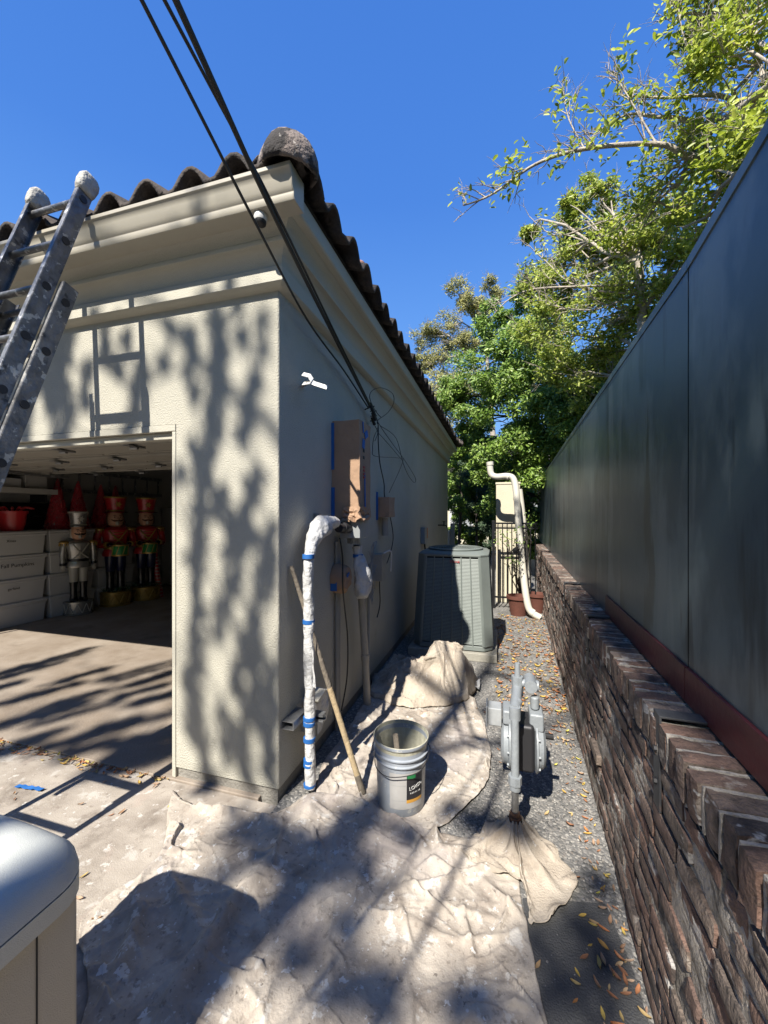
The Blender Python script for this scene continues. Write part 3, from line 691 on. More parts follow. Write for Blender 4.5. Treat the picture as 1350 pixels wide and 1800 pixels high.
# plastic wrapped low box
t = thing('wrapped_box', 'small box wrapped in grey plastic sheeting low on wall behind the riser', 'wrapped box', (-1.1, 2.28, .4))
b = MB(); crump_box(b, WX + .002, WX + .10, 2.20, 2.36, .25, .46, n=(8, 10, 12), amp=.022, flare=.6); b.build('plastic_wrap', M['plastic'], t, smooth=True, ang=60, weld=True)
b = MB(); b.box((WX + .07, 2.24, .475), (.10, .12, .012), Matrix.Rotation(.2, 3, 'X')); b.build('shelf', M['pvc'], t, bevel=.003)

# conduits
t = thing('pvc_conduit', 'thick beige conduit rising from the ground to the junction box', 'conduit', (-1.06, 3.1, 0))
b = MB(); b.tube([(-1.045, 3.10, 0), (-1.055, 3.06, .5), (-1.06, 2.98, 1.0), (-1.06, 2.92, 1.30), (-1.04, 2.80, 1.42)], .030, 14, smooth=6); b.build('pipe', M['conduit'], t, smooth=True)
b = MB(); b.cyl((-1.052, 3.07, .40), (-1.053, 3.065, .45), .035, n=14); b.cyl((-1.06, 2.98, 1.02), (-1.06, 2.97, 1.07), .036, n=14); b.parts('collar', M['conduit'], t, smooth=True)
t = thing('pvc_conduit', 'slim grey conduit pair close to the wall left of the thick conduit', 'conduit', (-1.14, 2.72, 0))
b = MB()
for y_ in (2.70, 2.745): b.cyl((WX + .02, y_, 0), (WX + .02, y_, 1.40), .013, n=10)
b.parts('pipe', M['conduit'], t, smooth=True)
t = thing('ground_rod_conduit', 'thin dark conduit with tangled grey wires right of the thick conduit', 'conduit', (-1.12, 3.45, 0))
b = MB(); b.cyl((WX + .03, 3.42, 0), (WX + .03, 3.42, 1.15), .012, n=10); b.build('pipe', M['greybox'], t, smooth=True)
b = MB()
for k in range(9):
    yy_ = 3.38 + random.uniform(-.03, .12); z_ = .95 + random.uniform(-.05, .3)
    b.tube([(WX + .04 + random.uniform(0, .05), yy_ + random.uniform(-.06, .06), z_ + .12 * math.sin(j * 1.3 + k)) for j in range(5)] , .0035, 5, smooth=5)
b.build('wire_tangle', M['greybox'], t, smooth=True)

# wrapped round meter and bag
t = thing('wrapped_meter', 'round meter wrapped in kraft paper with blue tape below the junction box', 'meter', (-1.08, 2.66, 1.15))
b = MB(); prf = [(0.02, .11), (.07, .105), (.082, .08), (.088, .04), (.085, 0)]
c_ = Vector((WX + .003, 2.70, 1.13)); n = 22; vs = []
for r_, h_ in prf:
    for q in range(n):
        a = 2 * math.pi * q / n; k = 1 + .16 * nz(3 * math.cos(a), 3 * math.sin(a), h_ * 22)
        vs.append(c_ + Vector((h_ * k, r_ * k * math.cos(a), r_ * k * 1.25 * math.sin(a))))
b.add(vs, [(i * n + q, i * n + (q + 1) % n, (i + 1) * n + (q + 1) % n, (i + 1) * n + q) for i in range(len(prf) - 1) for q in range(n)] + [tuple(range(n))])
b.build('paper_cover', M['kraft'], t, smooth=True, ang=50)
b = MB(); b.box((WX + .03, 2.62, 1.10), (.05, .004, .10)); b.box((WX + .115, 2.69, 1.16), (.004, .05, .022), Matrix.Rotation(.5, 3, 'X')); b.parts('tape', M['btape'], t)
t = thing('plastic_bag', 'milky plastic bag tied round a conduit fitting beside the wrapped meter', 'plastic bag', (-1.02, 2.9, 1.1))
b = MB(); wrinkle_tube(b, [(-1.04, 2.83, 1.36), (-1.03, 2.83, 1.30), (-1.02, 2.84, 1.24), (-1.0, 2.85, 1.12), (-1.0, 2.85, 1.03), (-1.03, 2.86, .985), (-1.05, 2.87, .955)], [.04, .032, .045, .062, .066, .06, .035, .01], n=22, k=8, amp=.25, fr=22, seed=4)
b.build('bag', M['plastic'], t, smooth=True, ang=180)
b = MB(); wrinkle_tube(b, [(-1.03, 2.83, 1.275), (-1.03, 2.83, 1.30)], [.04, .04], n=18, k=2, amp=.05); b.parts('tape', M['btape'], t, smooth=True)

# small wrapped box further + white bracket box
t = thing('wrapped_box', 'small open kraft paper wrapped box right of the tall covered panel', 'wrapped box', W(668, 890, .05))
p = W(668, 890, 0)
b = MB(); crump_box(b, WX + .002, WX + .13, p.y - .12, p.y + .10, p.z - .11, p.z + .09, n=(6, 8, 8), amp=.016, flare=.2, seed=3); b.build('paper_cover', M['kraft'], t, smooth=True, ang=50, weld=True)
b = MB(); b.bb(WX + .001, WX + .02, p.y - .14, p.y - .13, p.z - .14, p.z + .14); b.parts('tape', M['btape'], t)
b = MB(); b.cyl((WX + .06, p.y - .02, p.z - .30), (WX + .06, p.y - .02, p.z - .12), .035, n=14); b.build('hub', M['conduit'], t, smooth=True)
t = thing('wall_box', 'pale open metal box with a loose white flap under the small wrapped box', 'electrical box', W(660, 990, .05))
p = W(660, 990, 0)
b = MB(); b.bb(WX + .002, WX + .10, p.y - .11, p.y + .06, p.z - .16, p.z + .10); b.build('box', M['conduit'], t, bevel=.004)
b = MB(); b.tube([(WX + .11, p.y - .10, p.z + .11), (WX + .16, p.y, p.z + .12), (WX + .15, p.y + .03, p.z - .08)], .008, 6, smooth=4); b.build('flap', M['plastic'], t)

# outlet + hook near the AC
t = thing('disconnect_box', 'grey disconnect box with a small orange label above the condenser', 'disconnect box', W(744, 935, .03))
p = W(742, 940, 0)
b = MB(); b.bb(WX + .002, WX + .07, p.y - .13, p.y + .12, p.z - .14, p.z + .12); b.build('box', M['greybox'], t, bevel=.006)
b = MB(); b.bb(WX + .071, WX + .073, p.y + .04, p.y + .11, p.z - .06, p.z + .11); b.build('label', M['orange'], t)
b = MB(); b.tube([(WX + .04, p.y, p.z - .14), (WX + .05, p.y + .02, p.z - .25), (WX + .12, p.y - .05, p.z - .5)], .014, 8, smooth=4); b.build('whip', M['black'], t, smooth=True)
t = thing('hose_bib', 'small dark faucet on the wall above and behind the condenser', 'faucet', W(770, 923, .03))
p = W(770, 923, 0)
b = MB(); b.cyl(p, p + Vector((.12, 0, 0)), .014, n=10); b.cyl(p + Vector((.12, 0, -.02)), p + Vector((.12, 0, .07)), .012, n=10); b.tube([p + Vector((.12, 0, 0)), p + Vector((.17, 0, -.01)), p + Vector((.18, 0, -.05))], .011, 8, smooth=4); b.build('spout', M['dsteel'], t, smooth=True)
b = MB(); b.lathe([(.0, .07), (.035, .07), (.035, .08), (0, .08)], p + Vector((.12, 0, 0)), 14); b.build('handle', M['dsteel'], t)

# ------------------------------------------------------------------ leaning stick
t = thing('extension_pole', 'wooden pole with dark painted end leaning on the wall by the bucket', 'pole')
A = Vector((-.737, 2.107, .02)); B = PX(512, 995, WX + .02); t.location = A
b = MB(); b.tube([A + (B - A) * .46, A + (B - A) * .08], .0165, 12); b.build('shaft', M['wood'], t, smooth=True)
b = MB(); b.tube([A + (B - A) * .08, A], .0185, 12); b.build('sleeve', M['woodp'], t, smooth=True)
b = MB(); b.tube([B, A + (B - A) * .46], [.012, .0155], 12); b.build('handle', M['woodp'], t, smooth=True)

# ------------------------------------------------------------------ bucket
bc = Vector((-.519, 2.125, .012))
t = thing('paint_bucket', 'open grey five gallon paint bucket standing on the drop cloth', 'bucket', bc)
b = MB()
b.lathe([(.001, 0), (.126, 0), (.130, .006), (.138, .25), (.139, .262), (.148, .262), (.149, .268), (.141, .272), (.142, .295), (.151, .297), (.152, .304), (.143, .308), (.144, .352), (.152, .354), (.154, .362), (.153, .370), (.148, .372), (.146, .365), (.138, .25), (.126, .012), (.001, .010)], bc, 48, close=False)
pb = b.build('pail', [M['pail'], M['pailin']], t, smooth=True, ang=40)
for pl in pb.data.polygons:
    c = pl.center; r_ = math.hypot(c.x, c.y); 
    if (r_ < .1452 and pl.normal.dot(Vector((c.x, c.y, 0))) < -.0001) or c.z > .366 or (c.z < .02 and c.z > .008 and r_ < .12): pl.material_index = 1
vd = math.atan2(-bc.y, -bc.x)      # direction to camera
def arcpatch(a0, a1, z0, z1, r0, r1, mb, n=14, nz_=1):
    vs = []
    for j in range(nz_ + 1):
        for i in range(n + 1):
            a = a0 + (a1 - a0) * i / n; f_ = j / nz_; r_ = r0 + (r1 - r0) * f_
            vs.append(bc + Vector((r_ * math.cos(a), r_ * math.sin(a), z0 + (z1 - z0) * f_)))
    mb.add(vs, [(j * (n + 1) + i, j * (n + 1) + i + 1, (j + 1) * (n + 1) + i + 1, (j + 1) * (n + 1) + i) for j in range(nz_) for i in range(n)])
rad = lambda z: .1305 + (z / .25) * .0078
def patch(name, a0, a1, z0, z1, m, off=.0012, par=None):
    mb = MB(); arcpatch(vd + a0, vd + a1, z0, z1, rad(z0) + off, rad(z1) + off, mb); return mb.build(name, m, par or t, smooth=True)
lb = patch('label', -.45, .95, .045, .235, M['label'])
patch('label_panel', .22, .94, .095, .225, M['ink'], .0018, lb)
patch('label_band', .22, .94, .078, .095, M['amber'], .0018, lb)
patch('label_badge', .24, .58, .205, .228, M['green'], .0024, lb)
for (a_, z_) in [(-.4, .17), (-.4, .09)]: patch('label_rule', -.4, .18, z_, z_ + .0012, M['greybox'], .0018, lb)
# lettering bent round the pail: each letter its own small text
let = []
for i, ch in enumerate('LOXON'):
    a = vd + .36 + i * .118; z_ = .152 + i * .003
    r_ = rad(z_) + .0026; pp = bc + Vector((r_ * math.cos(a), r_ * math.sin(a), z_))
    let.append(text(ch, .026, pp, (R(90), 0, a + R(90)), M['white'], lb))
for i, ch in enumerate('ACRYLIC'):
    a = vd + .38 + i * .07; z_ = .128
    r_ = rad(z_) + .0026; pp = bc + Vector((r_ * math.cos(a), r_ * math.sin(a), z_))
    text(ch, .011, pp, (R(90), 0, a + R(90)), M['white'], lb)
b = MB()
sdv = Vector((math.cos(vd - 1.2), math.sin(vd - 1.2), 0)); sdw = Vector((-sdv.y, sdv.x, 0))
b.tube([bc + sdv * .152 + Vector((0, 0, .30)), bc + Vector((math.cos(vd - .9), math.sin(vd - .9), 0)) * .165 + Vector((0, 0, .24)), bc + Vector((math.cos(vd - .3), math.sin(vd - .3), 0)) * .172 + Vector((0, 0, .235)), bc + Vector((math.cos(vd + .6), math.sin(vd + .6), 0)) * .172 + Vector((0, 0, .255)), bc + Vector((math.cos(vd + 1.5), math.sin(vd + 1.5), 0)) * .16 + Vector((0, 0, .29)), bc + Vector((math.cos(vd + 1.9), math.sin(vd + 1.9), 0)) * .152 + Vector((0, 0, .30))], .0024, 6, smooth=8)
b.build('bail_handle', M['dsteel'], t, smooth=True)
t2 = thing('stir_stick', 'painted pipe stub standing inside the open bucket', 'stirrer', bc + Vector((0, -.05, .02)))
b = MB(); p0 = bc + Vector((.03, -.075, .02)); p1 = G(690, 1290, .385); p1 = bc + Vector((-.012, -.078, .405))
b.tube([p0, p1], .014, 14, cap=False); b.build('pipe', M['woodp'], t2, smooth=True, solid=.003)

# ------------------------------------------------------------------ cloths
def edge_pt(poly, s):
    L = [0]; 
    for a, b_ in zip(poly, poly[1:]): L.append(L[-1] + (b_ - a).length)
    x = s * L[-1]
    for i in range(len(poly) - 1):
        if x <= L[i + 1] + 1e-9:
            f_ = (x - L[i]) / max(1e-9, L[i + 1] - L[i]); return poly[i].lerp(poly[i + 1], f_)
    return poly[-1].copy()
def ridged(x, y, seed, fr, warp=.35):
    wx = x + warp * nz(x * fr * .5, y * fr * .5, seed + 5) ; wy = y + warp * nz(x * fr * .5 + 9, y * fr * .5, seed + 8)
    return (1 - abs(nz(wx * fr, wy * fr, seed)) * 2.2)
def fold_h(x, y, seed, amp=1.0, fr=2.6):
    r1 = max(0, ridged(x, y, seed, fr)) ** 5
    r2 = max(0, ridged(x * 1.0, y * 1.6, seed + 20, fr * 2.1)) ** 5
    r3 = max(0, ridged(x * 1.5, y, seed + 40, fr * 4.5, .15)) ** 3
    return amp * (.013 * r1 ** 2 + .007 * r2 ** 3 + .003 * r3 + .012 * (nz(x * 2.2, y * 2.2, seed + 3) + .5) + .020 * max(0, 1 - abs(nz(x * 3.4 + .4 * nz(x * 7, y * 7, seed), y * 2.6, seed + 60)) * 16) * max(0, nz(x * 2.1, y * 2.1, seed + 61) + .12) * 3)
def cloth(name, bot, rig, top, lef, nu, nv, hf, m, label, ragged=.012, seed=1, base=.008, sub=0):
    # bot: left->right, top: left->right, lef: bottom->top, rig: bottom->top
    bot, rig, top, lef = [catmull([Vector((p[0], p[1], 0)) for p in q], 6) if len(q) > 2 else [Vector((p[0], p[1], 0)) for p in q] for q in (bot, rig, top, lef)]
    P00, P10, P01, P11 = bot[0], bot[-1], top[0], top[-1]
    vs = []
    for j in range(nv + 1):
        v = j / nv; l_ = edge_pt(lef, v); r_ = edge_pt(rig, v)
        for i in range(nu + 1):
            u = i / nu; b_ = edge_pt(bot, u); t_ = edge_pt(top, u)
            p = l_ * (1 - u) + r_ * u + b_ * (1 - v) + t_ * v - (P00 * (1 - u) * (1 - v) + P10 * u * (1 - v) + P01 * (1 - u) * v + P11 * u * v)
            ed = min(u, 1 - u, v, 1 - v)
            x, y = p.x, p.y
            p.x += ragged * (nz(x * 5, y * 5, seed) + .5 * nz(x * 17, y * 17, seed)) ; p.y += ragged * (nz(x * 5, y * 5, seed + 9) + .5 * nz(x * 17, y * 17, seed + 9))
            e_ = min(1, ed * nu / 4)
            h = hf(p.x, p.y, u, v)
            p.z = base + h * (.25 + .75 * e_) + (1 - e_) * .012 * max(0, nz(x * 9, y * 9, seed + 2) + .25)
            gx = nz(x * 6, y * 6, seed + 30) ; p.x += h * .35 * gx; p.y += h * .35 * nz(x * 6, y * 6, seed + 31)
            vs.append(p)
    mb = MB(); mb.keepn = True
    mb.add(vs, [(j * (nu + 1) + i, j * (nu + 1) + i + 1, (j + 1) * (nu + 1) + i + 1, (j + 1) * (nu + 1) + i) for j in range(nv) for i in range(nu)])
    o = mb.build(name, m, smooth=True, ang=180, solid=.0035); tag(o, label, 'drop cloth', 'painters drop cloths on the ground')
    return o
g2 = lambda u, v: (G(u, v).x, G(u, v).y)
def crease(x, y, ax, ay, bx, by, w_, am, wob=.02):
    a = Vector((ax, ay)); b_ = Vector((bx, by)); p = Vector((x + wob * nz(x * 9, y * 9, 70), y + wob * nz(x * 9, y * 9, 71))); d = b_ - a
    s_ = (p - a).dot(d) / d.length_squared
    if s_ < 0 or s_ > 1: return 0
    q = (p - (a + d * s_)); sd = q.x * d.y - q.y * d.x; dist = q.length / w_
    return am * math.sin(math.pi * s_) * (math.exp(-dist * dist) if sd > 0 else math.exp(-dist * dist * 6))
rc = random.Random(44); CR = []
for _ in range(46):
    a_ = rc.uniform(0, 6.28); x_, y_ = rc.uniform(-1.5, .25), rc.uniform(1.0, 2.0); L_ = rc.uniform(.08, .35)
    CR.append((x_, y_, x_ + L_ * math.cos(a_), y_ + L_ * math.sin(a_), rc.uniform(.012, .028), rc.uniform(.008, .024)))
def hA(x, y, u, v):
    h = fold_h(x, y, 3.0, .9)
    for c_ in CR:
        if abs(x - (c_[0] + c_[2]) / 2) < .25 and abs(y - (c_[1] + c_[3]) / 2) < .25: h += crease(x, y, *c_)
    # long ridge from the pipe foot down to lower left, and swell by the wall
    def seg(a, b_, w_, am):
        a = Vector(a); b_ = Vector(b_); p = Vector((x, y)); d = b_ - a; s = max(0, min(1, (p - a).dot(d) / d.length_squared))
        q = a + d * s; dist = (p - q).length + .015 * nz(x * 10, y * 10, 2); return am * math.exp(-(dist / w_) ** 2) * math.sin(math.pi * (.08 + .84 * s))
    h += seg(g2(450, 1540), g2(290, 1795), .035, .05)
    h += seg(g2(540, 1440), g2(450, 1560), .05, .035)
    h += seg(g2(545, 1402), g2(545, 1450), .06, .05)
    h += seg(g2(330, 1425), g2(500, 1455), .03, .045)
    h += seg(g2(560, 1405), g2(690, 1430), .03, .045) + seg(g2(690, 1440), g2(745, 1500), .018, .04)
    h += seg(g2(640, 1470), g2(720, 1500), .012, .025) + seg(g2(700, 1570), g2(890, 1530), .012, .022) + seg(g2(780, 1500), g2(900, 1480), .03, .025)
    h += seg(g2(250, 1600), g2(200, 1750), .03, .04) + seg(g2(300, 1560), g2(380, 1700), .025, .03)
    return max(0, h)
cloth('drop_cloth', [(-1.02, .45), (-.4, .42), (.30, .45)], [(.30, .45), (G(957, 1795).x, G(957, 1795).y), g2(930, 1650), g2(916, 1560), g2(905, 1478)],
      [g2(300, 1398), g2(345, 1428), g2(420, 1440), g2(490, 1432), g2(548, 1400), g2(600, 1408), g2(700, 1440), g2(760, 1462), g2(830, 1482), g2(905, 1478)],
      [(-1.02, .45), g2(150, 1795), g2(146, 1620), (-1.52, 1.45), (-1.78, 1.80), g2(300, 1398)], 290, 260, hA, M['canvas'], 'largest paint stained canvas drop cloth spread over the foreground', seed=2)
def hC(x, y, u, v):
    p = Vector((x, y)); d = (p - Vector((bc.x, bc.y))).length
    k = max(0, min(1, (d - .15) / .12))
    return max(0, fold_h(x, y, 11.0, 1.25, 3.0) * k + .05 * k * math.exp(-((v - .97) / .05) ** 2) * (.5 + nz(x * 4, y * 4)))
cloth('drop_cloth', [g2(556, 1402), g2(620, 1432), g2(690, 1450), g2(760, 1462), g2(800, 1440)], [g2(800, 1440), g2(858, 1372), g2(855, 1290), g2(835, 1235)],
      [g2(655, 1205), g2(700, 1195), g2(770, 1215), g2(835, 1235)], [g2(556, 1402), g2(566, 1350), g2(612, 1285), g2(655, 1205)], 150, 150, hC, M['canvas'], 'stained canvas drop cloth lying under the paint bucket', seed=5, base=.012)
# heaped cloth by the condenser
hc = G(775, 1235)
def hD(x, y, u, v):
    m1 = .34 * math.exp(-(((x - hc.x - .05) / .20) ** 4 + ((y - hc.y - .28) / .22) ** 4))
    m2 = .20 * math.exp(-(((x - hc.x + .33) / .22) ** 2 + ((y - hc.y - .25) / .3) ** 2))
    m3 = .10 * math.exp(-(((x - hc.x + .1) / .25) ** 2 + ((y - hc.y + .0) / .12) ** 2))
    return max(0, m1 + m2 + m3 + fold_h(x, y, 21., 1.9, 4.2) + .035 * (m1 * 2 + .3) * max(0, ridged(x, y, 77, 4.2, .25)) ** 4)
cloth('drop_cloth', [(hc.x - .62, hc.y - .10), (hc.x - .3, hc.y - .22), (hc.x, hc.y - .12), (hc.x + .24, hc.y + .02)], [(hc.x + .24, hc.y + .02), (hc.x + .27, hc.y + .2), (hc.x + .30, hc.y + .55)],
      [(hc.x - .62, hc.y + .75), (hc.x - .2, hc.y + .72), (hc.x + .30, hc.y + .55)], [(hc.x - .62, hc.y - .10), (hc.x - .68, hc.y + .3), (hc.x - .62, hc.y + .75)], 150, 150, hD, M['canvas_light'], 'bunched up canvas drop cloth heaped in front of the condenser', seed=9, base=.015, ragged=.03)
# cloth draped round the gas riser
gb = Vector((.078, 1.975, 0))
poly = [g2(805, 1490), g2(830, 1535), g2(912, 1560), g2(925, 1600), g2(940, 1640), g2(985, 1605), g2(1015, 1560), g2(985, 1520), g2(940, 1475), g2(912, 1455), g2(870, 1465)]
mb = MB(); vs = []; n = 150; nr = 46; pl = catmull([Vector((p[0], p[1], 0)) for p in poly + poly[:1]], 6)
for j in range(nr + 1):
    f_ = j / nr
    for i in range(n):
        e_ = edge_pt(pl, i / n); c_ = Vector((gb.x, gb.y, 0)); a = 2 * math.pi * i / n
        start = c_ + (e_ - c_).normalized() * .032
        p = start.lerp(e_, f_ ** 1.1); d = (p - c_).length - .032
        h = .125 * math.exp(-d / .055) + .012
        h += .030 * max(0, math.sin(a * 7 + 2 * nz(a, f_ * 2, 4))) ** 2 * math.exp(-((f_ - .35) / .4) ** 2) + .022 * max(0, ridged(p.x, p.y, 33, 7)) ** 4 * f_
        p += Vector((nz(p.x * 14, p.y * 14, 1), nz(p.x * 14, p.y * 14, 2), 0)) * .02 * f_
        vs.append((p.x, p.y, h + .008))
mb.keepn = True
mb.add(vs, [(j * n + i, j * n + (i + 1) % n, (j + 1) * n + (i + 1) % n, (j + 1) * n + i) for j in range(nr) for i in range(n)])
tag(mb.build('drop_cloth', M['canvas_light'], smooth=True, ang=180, solid=.003), 'canvas drop cloth corner draped round the foot of the gas riser', 'drop cloth', 'painters drop cloths on the ground')
# small rag, packet under heap
t = thing('rag_bundle', 'pale teal packet and rag tucked under the heaped drop cloth', 'rag', G(825, 1212))
p = G(825, 1212); b = MB(); vs = []
for j in range(14):
    for i in range(14):
        x = p.x - .09 + i * .014; y_ = p.y - .06 + j * .012; vs.append((x, y_, .05 + .05 * nz(x * 18, y_ * 18, 3) + .02 * nz(x * 40, y_ * 40)))
b.add(vs, [(j * 14 + i, j * 14 + i + 1, (j + 1) * 14 + i + 1, (j + 1) * 14 + i) for j in range(13) for i in range(13)]); b.build('cloth', M['bin'], t, smooth=True, solid=.004)
b = MB(); b.box((p.x - .01, p.y - .09, .05), (.08, .03, .06), Matrix.Rotation(.5, 3, 'X')); b.build('packet', M['cloth_teal'], t, bevel=.006)

# dark slab at lower right
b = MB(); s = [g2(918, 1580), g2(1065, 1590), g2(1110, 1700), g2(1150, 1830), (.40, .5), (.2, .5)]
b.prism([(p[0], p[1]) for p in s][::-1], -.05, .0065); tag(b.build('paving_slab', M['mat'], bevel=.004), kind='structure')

# ------------------------------------------------------------------ gas meter
t = thing('gas_meter', 'grey gas meter with riser pipe standing on the gravel path', 'gas meter', gb)
Z1 = .655
b = MB(); b.tube([gb + Vector((0, 0, .30)), gb + Vector((0, 0.01, Z1 - .05)), gb + Vector((.0, .03, Z1)), gb + Vector((.02, .09, Z1 + .015))], .019, 14, smooth=5)
b.tube([gb + Vector((.0, .02, Z1 - .04)), gb + Vector((0, .02, Z1 + .02))], .027, 14); b.cyl(gb + Vector((0, .0, .315)), gb + Vector((0, .0, .355)), .031, n=8); b.cyl(gb + Vector((0, 0, .29)), gb + Vector((0, 0, .315)), .026, n=14)
b.tube([gb + Vector((0.0, .02, Z1 + .0)), gb + Vector((.02, .22, Z1 + .03))], [.027, .025], 14); b.build('riser', M['gas'], t, smooth=True)
b = MB(); b.cyl(gb + Vector((0, 0, .18)), gb + Vector((0, 0, .30)), .017, n=14); b.build('nipple', M['steel'], t, smooth=True)
b = MB(); b.cyl(gb + Vector((0, 0, .10)), gb + Vector((0, 0, .165)), .028, n=12); b.cyl(gb + Vector((0, 0, .165)), gb + Vector((0, 0, .185)), .022, n=12); b.cyl(gb + Vector((0, 0, .01)), gb + Vector((0, 0, .11)), .019, n=12); b.build('coupling', M['rust'], t, smooth=True)
b = MB(); b.cyl(gb + Vector((.02, .22, Z1 - .01)), gb + Vector((.02, .22, Z1 + .09)), .030, n=8); b.cyl(gb + Vector((.02, .22, Z1 + .09)), gb + Vector((.02, .22, Z1 + .16)), .016, .012, n=10)
b.cyl(gb + Vector((.02, .22, Z1 + .055)), gb + Vector((.10, .22, Z1 + .06)), .020, n=12); b.cyl(gb + Vector((.085, .17, Z1 + .06)), gb + Vector((.085, .28, Z1 + .06)), .032, n=16)
b.cyl(gb + Vector((.105, .22, Z1 + .05)), gb + Vector((.125, .22, Z1 + .05)), .028, n=16)
b.build('regulator', M['gas'], t, smooth=True)
mc = gb + Vector((.045, .20, .44))
b = MB()
for sx_ in (-1, 1):
    x_ = mc.x + sx_ * .055
    prf = [(.0, 0), (.105, 0), (.125, .006 * 1), (.125, .014), (.108, .018), (.103, .040), (.085, .052), (.0, .056)]
    c_ = Vector((x_, mc.y, mc.z - .03)); vs = []
    n = 32
    for r_, h_ in prf:
        for q in range(n):
            a = 2 * math.pi * q / n; vs.append(c_ + Vector((sx_ * h_, r_ * math.cos(a), r_ * math.sin(a) * 1.05)))
    b.add(vs, [(i * n + q, i * n + (q + 1) % n, (i + 1) * n + (q + 1) % n, (i + 1) * n + q) for i in range(len(prf) - 1) for q in range(n)])
    for q in range(10):
        a = 2 * math.pi * q / 10; pp = c_ + Vector((sx_ * .012, .117 * math.cos(a), .122 * math.sin(a))); b.cyl(pp, pp + Vector((sx_ * .012, 0, 0)), .007, n=6)
b.build('diaphragm_cover', M['gas'], t, smooth=True, ang=30)
b = MB(); b.bb(mc.x - .054, mc.x + .054, mc.y - .085, mc.y + .09, mc.z - .14, mc.z + .10); b.build('body', M['dsteel'], t, bevel=.02)
b = MB(); b.bb(mc.x - .10, mc.x - .03, mc.y - .06, mc.y + .07, mc.z + .075, mc.z + .15); b.bb(mc.x + .03, mc.x + .10, mc.y - .06, mc.y + .07, mc.z + .06, mc.z + .15)
b.cyl((mc.x + .06, mc.y, mc.z + .15), (mc.x + .06, mc.y, mc.z + .22), .022, n=12); b.cyl((mc.x - .04, mc.y, mc.z + .15), (mc.x - .04, mc.y, mc.z + .20), .022, n=12)
b.build('top_case', M['gas'], t, bevel=.012)
b = MB(); b.bb(mc.x - .175, mc.x - .105, mc.y - .05, mc.y + .04, mc.z + .06, mc.z + .15); b.bb(mc.x - .185, mc.x - .175, mc.y - .06, mc.y + .05, mc.z + .05, mc.z + .16); b.build('index_box', M['glass'], t, bevel=.006)
b = MB(); b.cyl((mc.x + .10, mc.y + .0, mc.z + .02), (mc.x + .15, mc.y, mc.z + .02), .015, n=10); b.build('bolt', M['black'], t)

# ------------------------------------------------------------------ condenser
acx, acy = -.50, 4.87
t = thing('air_conditioner', 'grey green outdoor air conditioning condenser standing on a concrete pad', 'condenser', (acx, acy, .1))
z0a, z1a = .10, 1.17; hb, ht = .435, .385; ch = .085
def octp(h, c): return [(-h + c, -h), (h - c, -h), (h, -h + c), (h, h - c), (h - c, h), (-h + c, h), (-h, h - c), (-h, -h + c)]
def loft(mb, h0, c0, za, h1, c1, zb):
    a = octp(h0, c0); b_ = octp(h1, c1); vs = [(acx + x, acy + y, za) for x, y in a] + [(acx + x, acy + y, zb) for x, y in b_]
    mb.add(vs, [tuple(range(8))[::-1], tuple(range(8, 16))] + [(i, (i + 1) % 8, 8 + (i + 1) % 8, 8 + i) for i in range(8)])
hz = lambda z: hb + (ht - hb) * (z - z0a) / (z1a - z0a)
b = MB(); loft(b, hb - .035, ch, z0a + .01, ht - .035, ch, z1a - .05); b.build('coil', M['acdark'], t)
b = MB(); loft(b, hb + .008, ch, z0a, hb + .004, ch, z0a + .05); b.build('base_pan', M['acgrey'], t, bevel=.006)
b = MB(); loft(b, ht + .012, ch, z1a - .045, ht + .016, ch, z1a - .02); loft(b, ht + .016, ch, z1a - .0199, ht - .03, ch, z1a + .012); 
b.lathe([(.30, .0), (.33, .004), (.33, .022), (.30, .030)], (acx, acy, z1a + .012), 40, close=True); b.build('top_cover', M['acgrey'], t, bevel=.006)
b = MB()
for r_ in [.03 + .03 * k for k in range(9)]: b.lathe([(r_, 0), (r_ + .005, 0), (r_ + .005, .005), (r_, .005)], (acx, acy, z1a + .045 - r_ * .07), 32, close=True)
for k in range(8):
    a = k * math.pi / 4; b.tube([(acx, acy, z1a + .044), (acx + .31 * math.cos(a), acy + .31 * math.sin(a), z1a + .022)], .004, 5)
b.build('fan_guard', M['acgrey'], t)
for k in range(4):
    rotk = Matrix.Rotation(k * math.pi / 2, 3, 'Z'); mb = MB(); mr = MB()
    zz_ = z0a + .07
    while zz_ < z1a - .06:
        h_ = hz(zz_); wdt = (h_ - ch) * 2
        c_ = rotk @ Vector((0, -h_ + .004, 0)); mb.box((acx + c_.x, acy + c_.y, zz_), (wdt, .003, .0115), rotk @ Matrix.Rotation(R(-18), 3, 'X')); zz_ += .0155
    for j in range(7):
        f_ = -1 + 2 * j / 6
        a = rotk @ Vector((f_ * (hb - ch), -hb - .0015, 0)); c_ = rotk @ Vector((f_ * (ht - ch), -ht - .0015, 0))
        mr.tube([(acx + a.x, acy + a.y, z0a + .05), (acx + c_.x, acy + c_.y, z1a - .045)], .0075 if abs(f_) < .99 else .016, 6)
    mb.build('louver_panel', M['acslat'], t)
    mr.build('rib', M['acgrey'], t, smooth=True)
    # corner post
    mc_ = MB(); q = [rotk @ Vector((hb - ch, -hb, z0a + .05)), rotk @ Vector((hb, -hb + ch, z0a + .05)), rotk @ Vector((ht, -ht + ch, z1a - .045)), rotk @ Vector((ht - ch, -ht, z1a - .045))]
    mc_.add([(acx + p_.x, acy + p_.y, p_.z) for p_ in q], [(0, 1, 2, 3)]); mc_.build('corner_post', M['acgrey'], t, solid=.02)
text('TRANE', .036, (acx + .03, acy - hz(1.06) - .012, 1.07), (R(92), 0, 0), M['redmark'], t, 'badge', .002)
b = MB(); b.box((acx, acy, .045), (.98, .98, .09)); 
tag(b.build('equipment_pad', M['pad'], bevel=.01), 'square concrete pad under the air conditioning condenser', 'concrete pad')

